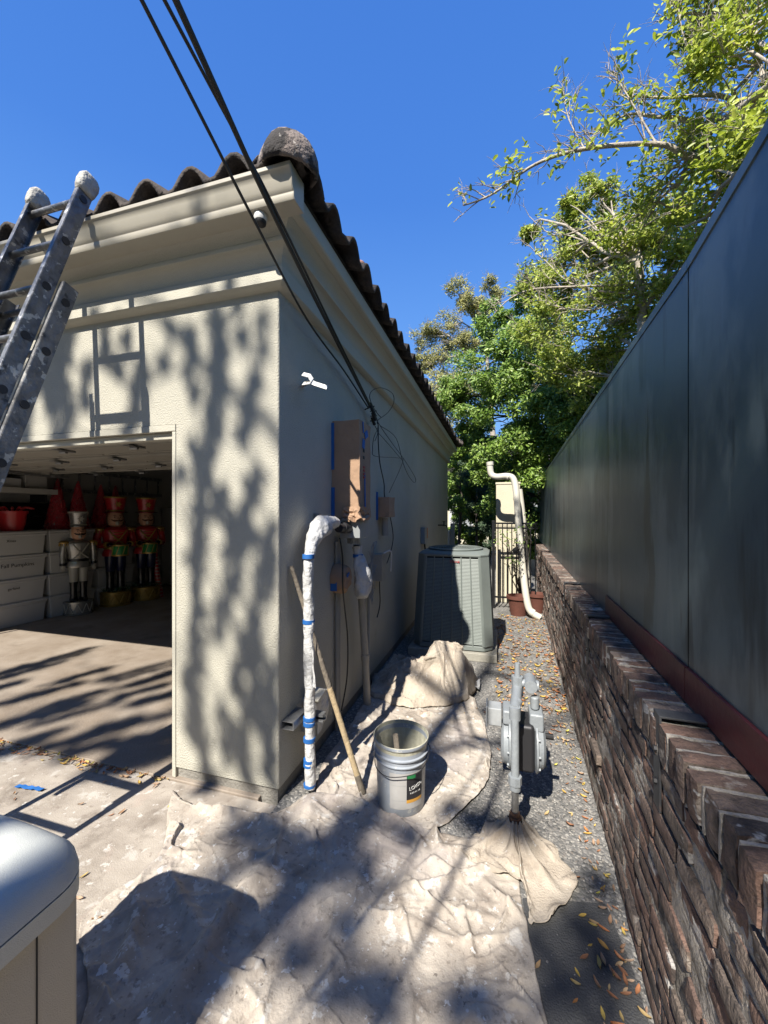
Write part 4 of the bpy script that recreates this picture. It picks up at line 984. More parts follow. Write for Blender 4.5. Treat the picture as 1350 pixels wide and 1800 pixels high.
# ------------------------------------------------------------------ brick wall + fence
def BX(y, off=0): return .42 + .042 * y + off
fd = Vector((.042, 1, 0)).normalized(); fn = Vector((-fd.y, fd.x, 0))    # along, outward to -X
bw = thing('brick_wall', 'low old brick wall with rowlock top carrying the slate fence', 'brick wall', (BX(3), 3, 0))
YS, YEnd = -.9, 9.0; ZT = .975
def wp(s, d, z):  # s along Y, d outward from face (toward -X), z
    return Vector((BX(0), 0, 0)) + fd * s + fn * d + Vector((0, 0, z))
b = MB()
core = [wp(YS, -.012, -.1), wp(YEnd, -.012, -.1), wp(YEnd, -.26, -.1), wp(YS, -.26, -.1)]
nA, nB = 260, 26
vs = []
for j in range(nB + 1):
    for i in range(nA + 1):
        s = YS + (YEnd - YS) * i / nA; z = -.05 + (ZT - .13 + .05) * j / nB
        vs.append(wp(s, -.0005 + .005 * nz(s * 14, z * 22, 2) + .010 * nz(s * 4, z * 6, 9), z))
b.add(vs, [(j * (nA + 1) + i, j * (nA + 1) + i + 1, (j + 1) * (nA + 1) + i + 1, (j + 1) * (nA + 1) + i) for j in range(nB) for i in range(nA)])
b.extr([wp(YS, -.05, -.1), wp(YS, -.26, -.1), wp(YS, -.26, ZT - .03), wp(YS, -.05, ZT - .03)], (0, 0, 0), fd * (YEnd - YS))
b.build('mortar_bed', M['mortar'], bw, smooth=True, ang=60)
def rough_brick(mb, o, ds, dd, dz, L, D, Hh, amp, seed, rnd=.0035, nn=(6, 3, 3)):
    # brick box with grid faces, rounded and noise displaced; o = centre in (s,d,z)
    a, c, e = nn; idx = {}; vs = []; fs = []
    def vid(i, j, k):
        key = (i, j, k)
        if key in idx: return idx[key]
        x = (i / a - .5) * L; y = (j / c - .5) * D; z = (k / e - .5) * Hh
        on = (i in (0, a)) + (j in (0, c)) + (k in (0, e))
        if on >= 2:
            x -= math.copysign(rnd, x) * (1 if i in (0, a) else 0); y -= math.copysign(rnd, y) * (1 if j in (0, c) else 0); z -= math.copysign(rnd, z) * (1 if k in (0, e) else 0)
        p = wp(o[0] + x, o[1] + y + ds * x, o[2] + z + dd * x)
        q = p * 34 + Vector((seed, 0, 0))
        p = p + Vector((nz(q.x, q.y, q.z), nz(q.y, q.z, q.x + 4), nz(q.z, q.x, q.y + 8))) * amp
        idx[key] = len(vs); vs.append(p); return idx[key]
    for i in range(a):
        for k in range(e):
            for j in (0, c):
                fs.append((vid(i, j, k), vid(i + 1, j, k), vid(i + 1, j, k + 1), vid(i, j, k + 1)) if j == c else (vid(i, j, k), vid(i, j, k + 1), vid(i + 1, j, k + 1), vid(i + 1, j, k)))
    for i in range(a):
        for j in range(c):
            for k in (0, e):
                fs.append((vid(i, j, k), vid(i + 1, j, k), vid(i + 1, j + 1, k), vid(i, j + 1, k)))
    for j in range(c):
        for k in range(e):
            for i in (0, a):
                fs.append((vid(i, j, k), vid(i, j + 1, k), vid(i, j + 1, k + 1), vid(i, j, k + 1)))
    mb.add(vs, fs)
b = MB(); rnd_ = random.Random(5)
NC = 12; chh = (ZT - .125) / NC
for c in range(NC):
    s = YS - (c % 2) * .105 + rnd_.uniform(-.03, .03); 
    while s < YEnd:
        L = .205 + rnd_.uniform(-.03, .02)
        if rnd_.random() < .10: L *= .5
        z = (c + .5) * chh + .005 * nz(s * 1.2, c * 3.1) + rnd_.uniform(-.004, .004)
        near = s < 4
        prot = rnd_.uniform(-.005, .003) + .004 * nz(s * 2, c * .6, 5)
        if rnd_.random() < .06: prot += rnd_.uniform(.008, .022)
        if rnd_.random() < .06: prot -= .03
        if not (rnd_.random() < .03 and 0 < c < 11):
            rough_brick(b, (s + L / 2, -.042 + prot, z), rnd_.uniform(-.012, .012), rnd_.uniform(-.006, .006), 0, L - .013, .10, chh - rnd_.uniform(.009, .015), rnd_.choice((.002, .0025, .003, .0055)) if near else .003, rnd_.uniform(0, 50), nn=(9, 3, 4) if near else (4, 2, 2))
        s += L
b.build('brick_courses', M['brick'], bw, smooth=True, ang=50)
b = MB(); mm = MB(); s = YS
while s < YEnd:
    w_ = .066 + rnd_.uniform(-.004, .006)
    rough_brick(b, (s + w_ / 2, -.085, ZT - .058 + rnd_.uniform(-.003, .003)), 0, rnd_.uniform(-.05, .05), 0, w_, .20 + rnd_.uniform(-.01, .01), .112, .007, rnd_.uniform(0, 50), nn=(3, 7, 4))
    # mortar joint
    rough_brick(mm, (s + w_ + .006, -.086, ZT - .060), 0, 0, 0, .014, .194, .112, .004, rnd_.uniform(0, 50), rnd=.002, nn=(1, 7, 4))
    s += w_ + .0125
b.build('rowlock_course', M['brick'], bw, smooth=True, ang=50); mm.build('mortar_joints', M['mortar_light'], bw, smooth=True, ang=60)

fc = thing('panel_fence', 'tall dark slate painted panel fence standing on the brick wall', 'fence', (BX(3, .12), 3, .97))
seams = [1.54 + 1.225 * k for k in range(-3, 9)]
FT = 2.44; FO = -.122
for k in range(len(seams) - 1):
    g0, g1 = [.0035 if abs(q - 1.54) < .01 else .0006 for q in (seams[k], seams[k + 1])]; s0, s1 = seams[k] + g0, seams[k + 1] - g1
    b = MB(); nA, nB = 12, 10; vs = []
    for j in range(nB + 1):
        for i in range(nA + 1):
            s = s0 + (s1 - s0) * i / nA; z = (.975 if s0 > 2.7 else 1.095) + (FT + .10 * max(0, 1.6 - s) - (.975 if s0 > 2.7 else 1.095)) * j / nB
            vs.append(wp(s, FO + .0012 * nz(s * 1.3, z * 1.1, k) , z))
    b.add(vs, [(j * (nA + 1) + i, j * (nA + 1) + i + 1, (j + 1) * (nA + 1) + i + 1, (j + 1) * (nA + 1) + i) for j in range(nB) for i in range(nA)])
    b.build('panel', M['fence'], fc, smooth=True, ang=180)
b = MB(); b.extr([wp(seams[0], FO - .04, 1.0), wp(seams[0], FO - .06, 1.0), wp(seams[0], FO - .06, FT - .01), wp(seams[0], FO - .04, FT - .01)], (0, 0, 0), fd * (seams[-1] - seams[0])); b.build('backing', M['felt'], fc)
b = MB()
for s0, s1 in [(seams[0], 1.537), (1.543, 2.765)]:
    b.extr([wp(s0, FO + .012, .982), wp(s0, FO - .02, .982), wp(s0, FO - .02, 1.094), wp(s0, FO + .010, 1.094)], (0, 0, 0), fd * (s1 - s0))
b.build('base_board', M['red'], fc, bevel=.002)
b = MB()
for k in range(len(seams) - 1):
    r0, r1 = [.10 * max(0, 1.6 - q) for q in (seams[k], seams[k + 1])]
    b.extr([wp(seams[k], FO + .004, FT - .03 + r0), wp(seams[k], FO - .03, FT - .03 + r0), wp(seams[k], FO - .03, FT + .004 + r0), wp(seams[k], FO + .004, FT + .004 + r0)], (0, 0, 0), fd * 1.223 + Vector((0, 0, r1 - r0)))
b.parts('top_rail', M['fence'], fc)
# saddle brackets over the wall top
for s in (1.37, 2.62, 3.84):
    b = MB(); b.extr([wp(s, .004, .70), wp(s, .010, .70), wp(s, .010, .992), wp(s, -.12, .992), wp(s, -.12, .986), wp(s, .004, .986)], (0, 0, 0), fd * .055)
    br = b.build('bracket', M['bracketm'], bw, bevel=.001)
    mb = MB()
    for z_ in (.78, .88): p = wp(s + .028, .010, z_); mb.cyl(p, p + fn * .008, .010, n=6)
    mb.parts('bolt', M['dsteel'], br)

# ------------------------------------------------------------------ generator
gx1, gy1, gx0, gy0 = -1.035, .775, -1.59, -.45
t = thing('standby_generator', 'beige standby generator cabinet with rounded grey lid at lower left', 'generator', (-1.3, .16, 0))
b = MB(); b.bb(gx0 + .012, gx1 - .012, gy0 + .012, gy1 - .012, .05, .655); b.build('cabinet', M['gen'], t, bevel=.02, seg=4)
b = MB(); b.bb(gx1 - .0125, gx1 - .0095, gy1 - .115, gy1 - .112, .08, .65); b.bb(gx1 - .0125, gx1 - .0095, .0, .003, .08, .65); b.parts('panel_seam', M['acdark'], t)
b = MB(); nx_, ny_ = 28, 40; vs = []
def rr(p, h_, r_):  # rounded-rect falloff
    return p
for j in range(ny_ + 1):
    for i in range(nx_ + 1):
        u = -1 + 2 * i / nx_; v = -1 + 2 * j / ny_
        hx = (gx1 - gx0) / 2 + .012; hy = (gy1 - gy0) / 2 + .012
        x = hx * math.copysign(1 - (1 - abs(u)) ** 1.5, u); y = hy * math.copysign(1 - (1 - abs(v)) ** 1.7, v)
        dx = max(0, abs(x) - (hx - .09)); dy = max(0, abs(y) - (hy - .09)); d = min(.0899, math.hypot(dx, dy))
        if math.hypot(dx, dy) > .09:
            k = .09 / math.hypot(dx, dy); x = math.copysign(hx - .09 + dx * k, x); y = math.copysign(hy - .09 + dy * k, y)
        z = .672 + .085 * math.sqrt(max(0, 1 - (d / .09) ** 2.4)) + .02 * (1 - (x / hx) ** 2)
        vs.append((-1.3125 + x, .1625 + y, z))
b.add(vs, [(j * (nx_ + 1) + i, j * (nx_ + 1) + i + 1, (j + 1) * (nx_ + 1) + i + 1, (j + 1) * (nx_ + 1) + i) for j in range(ny_) for i in range(nx_)])
def rrect(hx, hy, r_, n=6):
    o = []
    for sx_, sy_, a0 in ((1, 1, 0), (-1, 1, 90), (-1, -1, 180), (1, -1, 270)):
        for q in range(n + 1):
            a = R(a0 + 90 * q / n); o.append((-1.3125 + sx_ * (hx - r_) + r_ * math.cos(a), .1625 + sy_ * (hy - r_) + r_ * math.sin(a)))
    return o
b.prism(rrect(hx, hy, .09), .625, .672)
b.build('lid', M['genlid'], t, smooth=True, ang=40)
b = MB(); 
for y_ in (.56, -.1): b.tube([(-1.3125 + hx + .001, y_, .63), (-1.3125 + hx + .001, y_, .672)], .0012, 4); 
b.parts('lid_seam', M['acdark'], t)
b = MB(); b.box((-1.3, .16, .024), (.70, 1.35, .05)); b.build('base', M['pad'], t, bevel=.005)

# ------------------------------------------------------------------ extension ladder
def lad(z): return 1.655 - (3.46 - z) / 3.15
LXR, LXL = -2.20, -2.61
t = thing('extension_ladder', 'paint splattered aluminium extension ladder leaning on the front gutter', 'ladder', (-2.4, lad(0), 0))
dirL = Vector((0, lad(3.46) - lad(0), 3.46)).normalized(); nrm = Vector((0, -dirL.z, dirL.y))
def rail(x, za, zb, off, w_=.072, th=.028):
    mb = MB(); A = Vector((x, lad(za), za)) - nrm * off; B = Vector((x, lad(zb), zb)) - nrm * off
    e1 = Vector((1, 0, 0)); s_ = 1 if x > -2.4 else -1
    # C channel: web + two flanges
    for (ox, on, tx, tn) in ((0, 0, .004, w_), (-s_ * th / 2, w_ / 2, th, .005), (-s_ * th / 2, -w_ / 2, th, .005)):
        c = [A + e1 * (ox - tx / 2) + nrm * (on - tn / 2), A + e1 * (ox + tx / 2) + nrm * (on - tn / 2), A + e1 * (ox + tx / 2) + nrm * (on + tn / 2), A + e1 * (ox - tx / 2) + nrm * (on + tn / 2)]
        mb.extr(c, (0, 0, 0), B - A)
    # rung ends on the outside of the web
    z = za + .12
    while z < zb - .05:
        c = Vector((x, lad(z), z)) - nrm * off
        mb.cyl(c + e1 * s_ * .0025, c + e1 * s_ * .006, .021, n=12, mi=1); z += .29
    return mb.build('rail', [M['alu'], M['dsteel']], t)
for x in (LXR, LXL): rail(x, .9, 3.42, 0.0); rail(x + (.033 if x > -2.4 else -.033), 0.0, 2.83, .082)
z = 1.02 + .29 * 8 - .02
b = None
z = .9 + .12
while z < 3.37:
    mb = MB(); mb.tube([(LXL, lad(z), z), (LXR, lad(z), z)], .017, 10); mb.build('rung', M['alu'], t, smooth=True); z += .29
z = .12
while z < 2.78:
    mb = MB(); mb.tube([Vector((LXL - .033, lad(z), z)) - nrm * .082, Vector((LXR + .033, lad(z), z)) - nrm * .082], .016, 10); mb.build('rung', M['alu'], t, smooth=True); z += .29
for x in (LXR, LXL):
    mb = MB(); c = Vector((x - (.012 if x > -2.4 else -.012), lad(3.44), 3.44)); vs = []
    n = 18; prf = [(-.06, .85), (-.03, 1.05), (.01, 1.12), (.045, 1.05), (.068, .75), (.08, .3)]
    for a, k in prf:
        for q in range(n):
            th = 2 * math.pi * q / n; ex = math.copysign(abs(math.cos(th)) ** .6, math.cos(th)) * .029 * k; ey = math.copysign(abs(math.sin(th)) ** .6, math.sin(th)) * .048 * k
            p = c + dirL * a + Vector((1, 0, 0)) * ex + nrm * ey; p += Vector((nz(p.x * 30, p.y * 30, p.z * 30), nz(p.y * 30, p.z * 30, 1), 0)) * .005; vs.append(p)
    mb.add(vs, [(i * n + q, i * n + (q + 1) % n, (i + 1) * n + (q + 1) % n, (i + 1) * n + q) for i in range(len(prf) - 1) for q in range(n)] + [tuple(range(n))[::-1], tuple(range((len(prf) - 1) * n, len(prf) * n))])
    mb.build('end_cover', M['laddertip'], t, smooth=True, ang=180)
for x in (LXR + .033, LXL - .033):
    mb = MB(); mb.box((x, lad(0) - .0 + .08, .02), (.05, .10, .03)); mb.build('foot', M['black'], t, bevel=.004)

# ------------------------------------------------------------------ garage contents
def make_bin():
    t = thing('storage_bin', '', 'storage bin', (0, 0, 0), 'white storage bins stacked along the garage wall')
    b = MB(); h0, h1 = (.24, .33), (.26, .35)   # half x, half y
    vs = []
    for z, k in ((0, .93), (.27, .99), (.272, 1.03), (.295, 1.03), (.297, 1.0)):
        vs += [(.26 * k * sx_, .345 * k * sy_, z) for sx_, sy_ in ((-1, -1), (1, -1), (1, 1), (-1, 1))]
    fs = [(3, 2, 1, 0)] + [(i * 4 + q, i * 4 + (q + 1) % 4, (i + 1) * 4 + (q + 1) % 4, (i + 1) * 4 + q) for i in range(4) for q in range(4)] + [(16, 17, 18, 19)]
    b.add(vs, fs); b.build('tub', M['bin'], t, bevel=.014, seg=3)
    b = MB(); vs = []
    for z, k in ((.2975, 1.045), (.325, 1.045), (.327, .97), (.337, .96)):
        vs += [(.26 * k * sx_, .345 * k * sy_, z) for sx_, sy_ in ((-1, -1), (1, -1), (1, 1), (-1, 1))]
    fs = [(3, 2, 1, 0)] + [(i * 4 + q, i * 4 + (q + 1) % 4, (i + 1) * 4 + (q + 1) % 4, (i + 1) * 4 + q) for i in range(3) for q in range(4)] + [(12, 13, 14, 15)]
    b.add(vs, fs); b.build('lid', M['bin'], t, bevel=.008)
    return t
proto = make_bin(); first = True
ys = [3.25, 3.955, 4.70, 5.45]
ordn = ['bottom', 'second lowest', 'third lowest', 'top']; stk = ['bin stack partly cut off at the photo edge', 'bin stack at far left of the garage', 'bin stack behind the silver toy soldier', 'bin stack behind the red toy drummers']
bins = {}
for si, y in enumerate(ys):
    for k in range(4):
        o = proto if first else copy_tree(proto)
        first = False
        o.location = (-6.87 + random.uniform(-.012, .012), y + random.uniform(-.01, .01), .013 + k * .3385)
        o['label'] = 'white plastic bin, %s of the %s' % (ordn[k], stk[si]); bins[(si, k)] = o
text('Fall Pumpkins', .075, (-6.59, 3.93, bins[(1, 2)].location.z + .19), (R(90), 0, R(90)), M['ink'], bins[(1, 2)], ext=.001)
text('Xmas', .05, (-6.59, 3.85, bins[(1, 3)].location.z + .20), (R(90), 0, R(90)), M['ink'], bins[(1, 3)], ext=.001)
text('garland', .05, (-6.59, 3.88, bins[(1, 1)].location.z + .20), (R(90), 0, R(90)), M['ink'], bins[(1, 1)], ext=.001)
BT = .013 + 4 * .3385
# red pot and shiny things
t = thing('red_pot', 'glossy red pot sitting on the bins at far left', 'pot', (-6.85, 4.0, BT)); PL = Vector((-6.80, 3.98, BT))
b = MB(); b.lathe([(0, 0), (.12, 0), (.15, .1), (.165, .24), (.18, .26), (.18, .29), (.15, .29), (.14, .2), (0, .19)], PL, 28); b.build('pot', M['toyred'], t, smooth=True)
b = MB()
for k in range(12):
    a = k * .53; b.tube([PL + Vector((.05 * math.cos(a), .05 * math.sin(a), .25)), PL + Vector((.14 * math.cos(a), .16 * math.sin(a), .34)), PL + Vector((.2 * math.cos(a), .26 * math.sin(a), .32))], [.006, .014, .006], 6, smooth=4)
b.parts('ornament', M['toyred'], t, smooth=True)
# tinsel cones
def make_cone():
    t = thing('tinsel_cone', '', 'cone tree', (0, 0, 0), 'red tinsel cone trees on the bins')
    b = MB(); n = 26; m_ = 26; vs = []
    for j in range(m_ + 1):
        f_ = j / m_; r0 = .165 * (1 - f_) ** .9 + .012
        for q in range(n):
            a = 2 * math.pi * q / n; r_ = r0 * (1 + .09 * random.uniform(-1, 1)); vs.append((r_ * math.cos(a), r_ * math.sin(a), f_ * .82))
    b.add(vs, [(i * n + q, i * n + (q + 1) % n, (i + 1) * n + (q + 1) % n, (i + 1) * n + q) for i in range(m_) for q in range(n)] + [tuple(range(n))[::-1], tuple(range(m_ * n, (m_ + 1) * n))])
    b.build('cone', M['glit'], t)
    b = MB()
    for k in range(90):
        f_ = random.random() ** 1.4; a = random.uniform(0, 6.28); r_ = .165 * (1 - f_) ** .9 + .018
        b.box((r_ * math.cos(a), r_ * math.sin(a), f_ * .8), (.012, .012, .012), Matrix.Rotation(a, 3, 'Z'))
    tag(b.build('beads', M['toysilver'], t), kind='stuff')
    return t
cone = make_cone()
for k, (u, sc, lb_) in enumerate([(101, 1.0, 'leftmost of the four red tinsel cones, standing free left of the soldiers'), (137, .98, 'red tinsel cone right behind the silver soldier hat'), (177, .95, 'red tinsel cone between silver soldier and red drummers'), (203, .95, 'rightmost red tinsel cone, mostly hidden behind a drummer hat')]):
    o = cone if k == 0 else copy_tree(cone)
    p = PX(u, 900, -6.9 + (.04 if k % 2 else 0)); o.location = (p.x, p.y, BT); o.scale = (sc, sc, sc); o['label'] = lb_

# toy soldiers
def toy_common(mb_t, tname, label, loc, rz, pal, silver):
    t = thing(tname, label, 'toy soldier', (0, 0, 0), None)
    def P(mb, name, m, sm=True, **k): return mb.build(name, m, t, smooth=sm, **k)
    # base drum
    b = MB(); b.lathe([(0, 0), (.215, 0), (.22, .01), (.22, .03), (.205, .035), (.205, .20), (.22, .205), (.22, .235), (.20, .24), (0, .24)], n=32); base = P(b, 'drum_base', pal['base'], ang=35)
    b = MB()
    for k in range(10):
        a = k * .628; a2 = a + .314
        b.tube([(.21 * math.cos(a), .21 * math.sin(a), .04), (.21 * math.cos(a2), .21 * math.sin(a2), .2)], .007, 5); b.tube([(.21 * math.cos(a2), .21 * math.sin(a2), .2), (.21 * math.cos(a + .628), .21 * math.sin(a + .628), .04)], .007, 5)
    b.build('cord', pal['trim'], base)
    # legs/boots + trousers
    for sy_ in (-1, 1):
        b = MB(); b.lathe([(0, .245), (.055, .245), (.06, .27), (.05, .33), (.052, .50), (.062, .58), (0, .585)], (0, sy_ * .072, 0), 20); b.lathe([(0, .24), (.05, .24), (.055, .26), (.04, .295), (0, .30)], (.05, sy_ * .075, 0), 18, sx=1.5); P(b, 'boot', pal['boot'])
        b = MB(); b.lathe([(.055, .575), (.064, .60), (.075, .80), (.082, .90), (0, .91)], (0, sy_ * .07, 0), 20); P(b, 'trouser_leg', pal['legs'])
    b = MB(); b.lathe([(0, .84), (.155, .84), (.165, .87), (.135, .96), (.13, 1.0), (.145, 1.1), (.165, 1.22), (.165, 1.28), (.12, 1.325), (.05, 1.34), (.045, 1.37), (0, 1.37)], n=28, sy=1.12, sx=.85); P(b, 'coat', pal['coat'])
    b = MB(); b.lathe([(.136, .955), (.142, .96), (.142, .995), (.136, 1.0)], n=28, sy=1.12, sx=.87, close=True); P(b, 'belt', pal['belt'])
    b = MB()
    for s_ in (-1, 1): b.tube([(.115, -s_ * .12, 1.28), (.152, -s_ * .02, 1.13), (.135, s_ * .11, 1.01)], .011, 6, smooth=5)
    if not silver:
        for k in range(5): b.tube([(.125 + .004 * k, -.07, 1.04 + k * .05), (.142, 0, 1.035 + k * .05), (.125 + .004 * k, .07, 1.04 + k * .05)], .006, 5, smooth=4)
    P(b, 'braid', pal['trim'])
    for s_ in (-1, 1):
        b = MB(); b.lathe([(0, .03), (.05, .025), (.078, 0), (.075, -.02), (0, -.025)], (0, s_ * .205, 1.30), 18)
        for k in range(10): a = k * .628; b.cyl((.066 * math.cos(a), s_ * .205 + .066 * math.sin(a), 1.285), (.07 * math.cos(a), s_ * .205 + .07 * math.sin(a), 1.235), .009, n=5)
        P(b, 'epaulette', pal['epau'])
        if silver: arm = [(0, s_ * .21, 1.28), (0, s_ * .225, 1.1), (.01, s_ * .225, .90)]
        else: arm = [(0, s_ * .205, 1.28), (-.02, s_ * .24, 1.14), (.05, s_ * .235, 1.03), (.17, s_ * .15, 1.04)]
        b = MB(); b.tube(arm, [.058, .052, .044, .04], 14, smooth=6); P(b, 'sleeve', pal['coat'])
        e_ = Vector(arm[-1]); d_ = (Vector(arm[-1]) - Vector(arm[-2])).normalized()
        b = MB(); b.tube([e_ - d_ * .03, e_ + d_ * .012], .048, 14); P(b, 'cuff', pal['cuff'])
        b = MB(); b.tube([e_ + d_ * .01, e_ + d_ * .05, e_ + d_ * .085], [.03, .038, .02], 10); 
        for q in range(4): b.tube([e_ + d_ * .06 + Vector((.012, (q - 1.5) * .015, 0)), e_ + d_ * .105 + Vector((.018, (q - 1.5) * .014, -.01))], .0085, 6)
        b.tube([e_ + d_ * .03 + Vector((.02, -s_ * .02, .01)), e_ + d_ * .07 + Vector((.035, -s_ * .025, .01))], .009, 6)
        P(b, 'hand', pal['hand'])
    # head
    b = MB(); b.lathe([(0, 1.335), (.06, 1.34), (.092, 1.37), (.108, 1.43), (.11, 1.49), (.10, 1.56), (.07, 1.60), (0, 1.605)], n=26); b.lathe([(0, -.02), (.018, -.008), (.02, .01), (0, .03)], (.115, 0, 1.475), 10); head = P(b, 'head', M['skin'])
    b = MB()
    for s_ in (-1, 1): b.tube([(.122, s_ * .005, 1.45), (.115, s_ * .045, 1.437), (.09, s_ * .082, 1.462)], [.010, .013, .004], 8, smooth=5)
    for s_ in (-1, 1): b.lathe([(0, -.012), (.012, 0), (0, .012)], (.101, s_ * .038, 1.50), 8); b.tube([(.104, s_ * .02, 1.525), (.1, s_ * .055, 1.53)], .005, 5)
    b.build('face_paint', M['toyblack'] if silver else M['hair'], head, smooth=True)
    b = MB(); b.lathe([(0, 1.365), (.02, 1.37), (.03, 1.395), (.024, 1.425), (0, 1.43)], (.095, 0, 0), 12); b.build('beard', M['toywhite'], head, smooth=True)
    b = MB(); vs = []
    for k in range(9):
        a = R(100 + k * 20); b.lathe([(0, 1.36), (.028, 1.38), (.034, 1.44), (.03, 1.52), (0, 1.56)], (.095 * math.cos(a), .095 * math.sin(a), 0), 8)
    b.build('hair', M['toywhite'] if silver else M['hair'], head, smooth=True)
    b = MB(); b.lathe([(0, 1.575), (.118, 1.575), (.122, 1.59), (.118, 1.605), (.112, 1.61), (.145, 1.83), (.148, 1.845), (.14, 1.85), (0, 1.845)], n=28); hat = P(b, 'hat', pal['hat'])
    b = MB(); b.lathe([(.150, 1.822), (.154, 1.826), (.154, 1.848), (.150, 1.852)], n=28, close=True); b.lathe([(.120, 1.60), (.1235, 1.602), (.1235, 1.622), (.120, 1.626)], n=28, close=True)
    for k in range(12):
        a = k * math.pi / 6; r_ = .03 if k % 2 else .055
    pts = [(.142 + (.0 if k % 2 else 0), (.026 if k % 2 else .055) * math.cos(k * math.pi / 6), 1.72 + (.026 if k % 2 else .06) * math.sin(k * math.pi / 6)) for k in range(12)]
    b.extr([Vector(p_) for p_ in pts], (-.02, 0, 0), (.006, 0, 0)); b.build('hat_trim', pal['trim'], hat)
    b = MB(); b.lathe([(.06, 0), (.165, 0), (.165, .008), (.06, .01)], (.02, 0, 1.583), 24, close=True); b.build('hat_brim', pal['boot'], hat, smooth=True)
    if not silver:
        dr = MB(); dr.lathe([(0, 0), (.105, 0), (.108, .004), (.108, .17), (.105, .175), (0, .175)], (.23, 0, .86), 28); d0 = P(dr, 'drum', M['toygreen'], ang=35)
        dr = MB()
        for z_ in (.855, 1.02): dr.lathe([(.104, 0), (.116, 0), (.116, .022), (.104, .022)], (.23, 0, z_), 28, close=True)
        for k in range(8):
            a = k * math.pi / 4; dr.tube([(.23 + .112 * math.cos(a), .112 * math.sin(a), .87), (.23 + .112 * math.cos(a + .39), .112 * math.sin(a + .39), 1.02)], .005, 5)
        dr.build('drum_hoop', M['toygold'], d0, smooth=True)
        gr = MB()
        for k in range(60):
            a = random.uniform(0, 6.28); r_ = random.uniform(.08, .2); p_ = Vector((r_ * math.cos(a), r_ * math.sin(a), .25)); gr.tube([p_, p_ + Vector((random.uniform(-.04, .04), random.uniform(-.04, .04), .06))], [.008, .002], 4)
        tag(gr.build('garland', M['leaf_c'], base), kind='stuff')
    t.location = loc; t.rotation_euler = (0, 0, rz)
    return t
palS = dict(base=M['toysilver'], trim=M['toywhite'], boot=M['toyblack'], legs=M['toywhite'], coat=M['toysilver'], belt=M['toyblack'], epau=M['toygold'], cuff=M['toyblack'], hand=M['toywhite'], hat=M['toysilver'])
palR = dict(base=M['toygold'], trim=M['toygold'], boot=M['toyblack'], legs=M['toyblue'], coat=M['toyred'], belt=M['toygold'], epau=M['toygold'], cuff=M['toygold'], hand=M['toyblack'], hat=M['toyred'])
rz0 = math.atan2(-1, 1.25)
g_ = G(138, 1078, .013); s1 = toy_common(None, 'toy_soldier', 'silver and white toy soldier statue standing on a silver drum', (g_.x, g_.y, .013), rz0 + .3, palS, True); s1.scale = (.9, .9, .885)
g_ = G(203, 1062, .013); s2 = toy_common(None, 'toy_soldier', 'red coated toy drummer beside the silver soldier, nearer of the two', (g_.x, g_.y, .013), rz0 + .25, palR, False); s2.scale = (1.12, 1.12, 1.03)
s3 = copy_tree(s2); g_ = G(257, 1052, .013); s3.location = (g_.x, g_.y, .013); s3['label'] = 'red coated toy drummer nearest the garage opening edge, right of the other'; s3.rotation_euler = (0, 0, rz0 + .15)
for o in (s1, s2, s3): o['group'] = 'toy soldier statues in the garage'
# wall ladder inside
t = thing('hanging_ladder', 'long ladder hung sideways on the garage side wall', 'ladder', (-7.15, 5.5, 2.1))
b = MB()
for z_ in (2.02, 2.36): b.bb(-7.17, -7.12, 4.2, 6.95, z_ - .03, z_ + .03)
b.parts('rail', M['alu'], t)
b = MB()
for k in range(10): b.cyl((-7.145, 4.35 + k * .28, 2.05), (-7.145, 4.35 + k * .28, 2.33), .016, n=8)
b.parts('rung', M['alu'], t)
# shelf at left
t = thing('wall_shelf', 'long wall shelf with dark clutter above the storage bins', 'shelf', (-6.95, 3.6, 1.9))
b = MB(); b.bb(-7.19, -6.72, 2.4, 4.55, 1.92, 2.0); b.build('board', M['drywall'], t, bevel=.004)
b = MB()
for y_ in (2.6, 3.6, 4.45): b.bb(-7.19, -6.85, y_, y_ + .03, 1.80, 1.918)
b.parts('bracket', M['dsteel'], t)
for k, (y_, w_, h_, m_) in enumerate([(3.3, .5, .22, 'toyblack'), (3.9, .4, .14, 'bin'), (4.3, .3, .2, 'drywall')]):
    b = MB(); b.bb(-7.15, -6.8, y_ - w_ / 2, y_ + w_ / 2, 2.001, 2.0 + h_); o = b.build('storage_box', M[m_], bevel=.01)
    tag(o, ['dark flat box on the wall shelf, above the red pot', 'low white box in the middle of the wall shelf', 'pale box at the right end of the wall shelf'][k], 'box')
t = thing('dark_cabinet', 'dark backboard cabinet behind the red pot on the bins', 'cabinet', (-7.15, 3.5, BT))
b = MB(); b.bb(-7.195, -7.13, 2.4, 4.7, BT + .002, 1.79); b.build('back_panel', M['toyblack'], t)
b = MB(); b.bb(-7.129, -7.11, 2.4, 4.7, BT + .2, BT + .22); b.build('rail', M['dsteel'], t)
t = thing('white_cabinet', 'tall white cabinet beside the garage opening edge at the back', 'cabinet', (-6.8, 7.4, 0))
b = MB(); b.bb(-7.19, -6.5, 7.0, 7.9, .06, 1.75); b.build('carcass', M['bin'], t, bevel=.01)
b = MB(); b.bb(-6.498, -6.48, 7.02, 7.88, .08, .60); b.bb(-6.498, -6.48, 7.02, 7.88, .62, 1.73); b.build('door', M['bin'], t, bevel=.006)
b = MB(); b.cyl((-6.465, 7.1, .8), (-6.465, 7.1, 1.2), .01, n=8); b.build('handle', M['steel'], t)
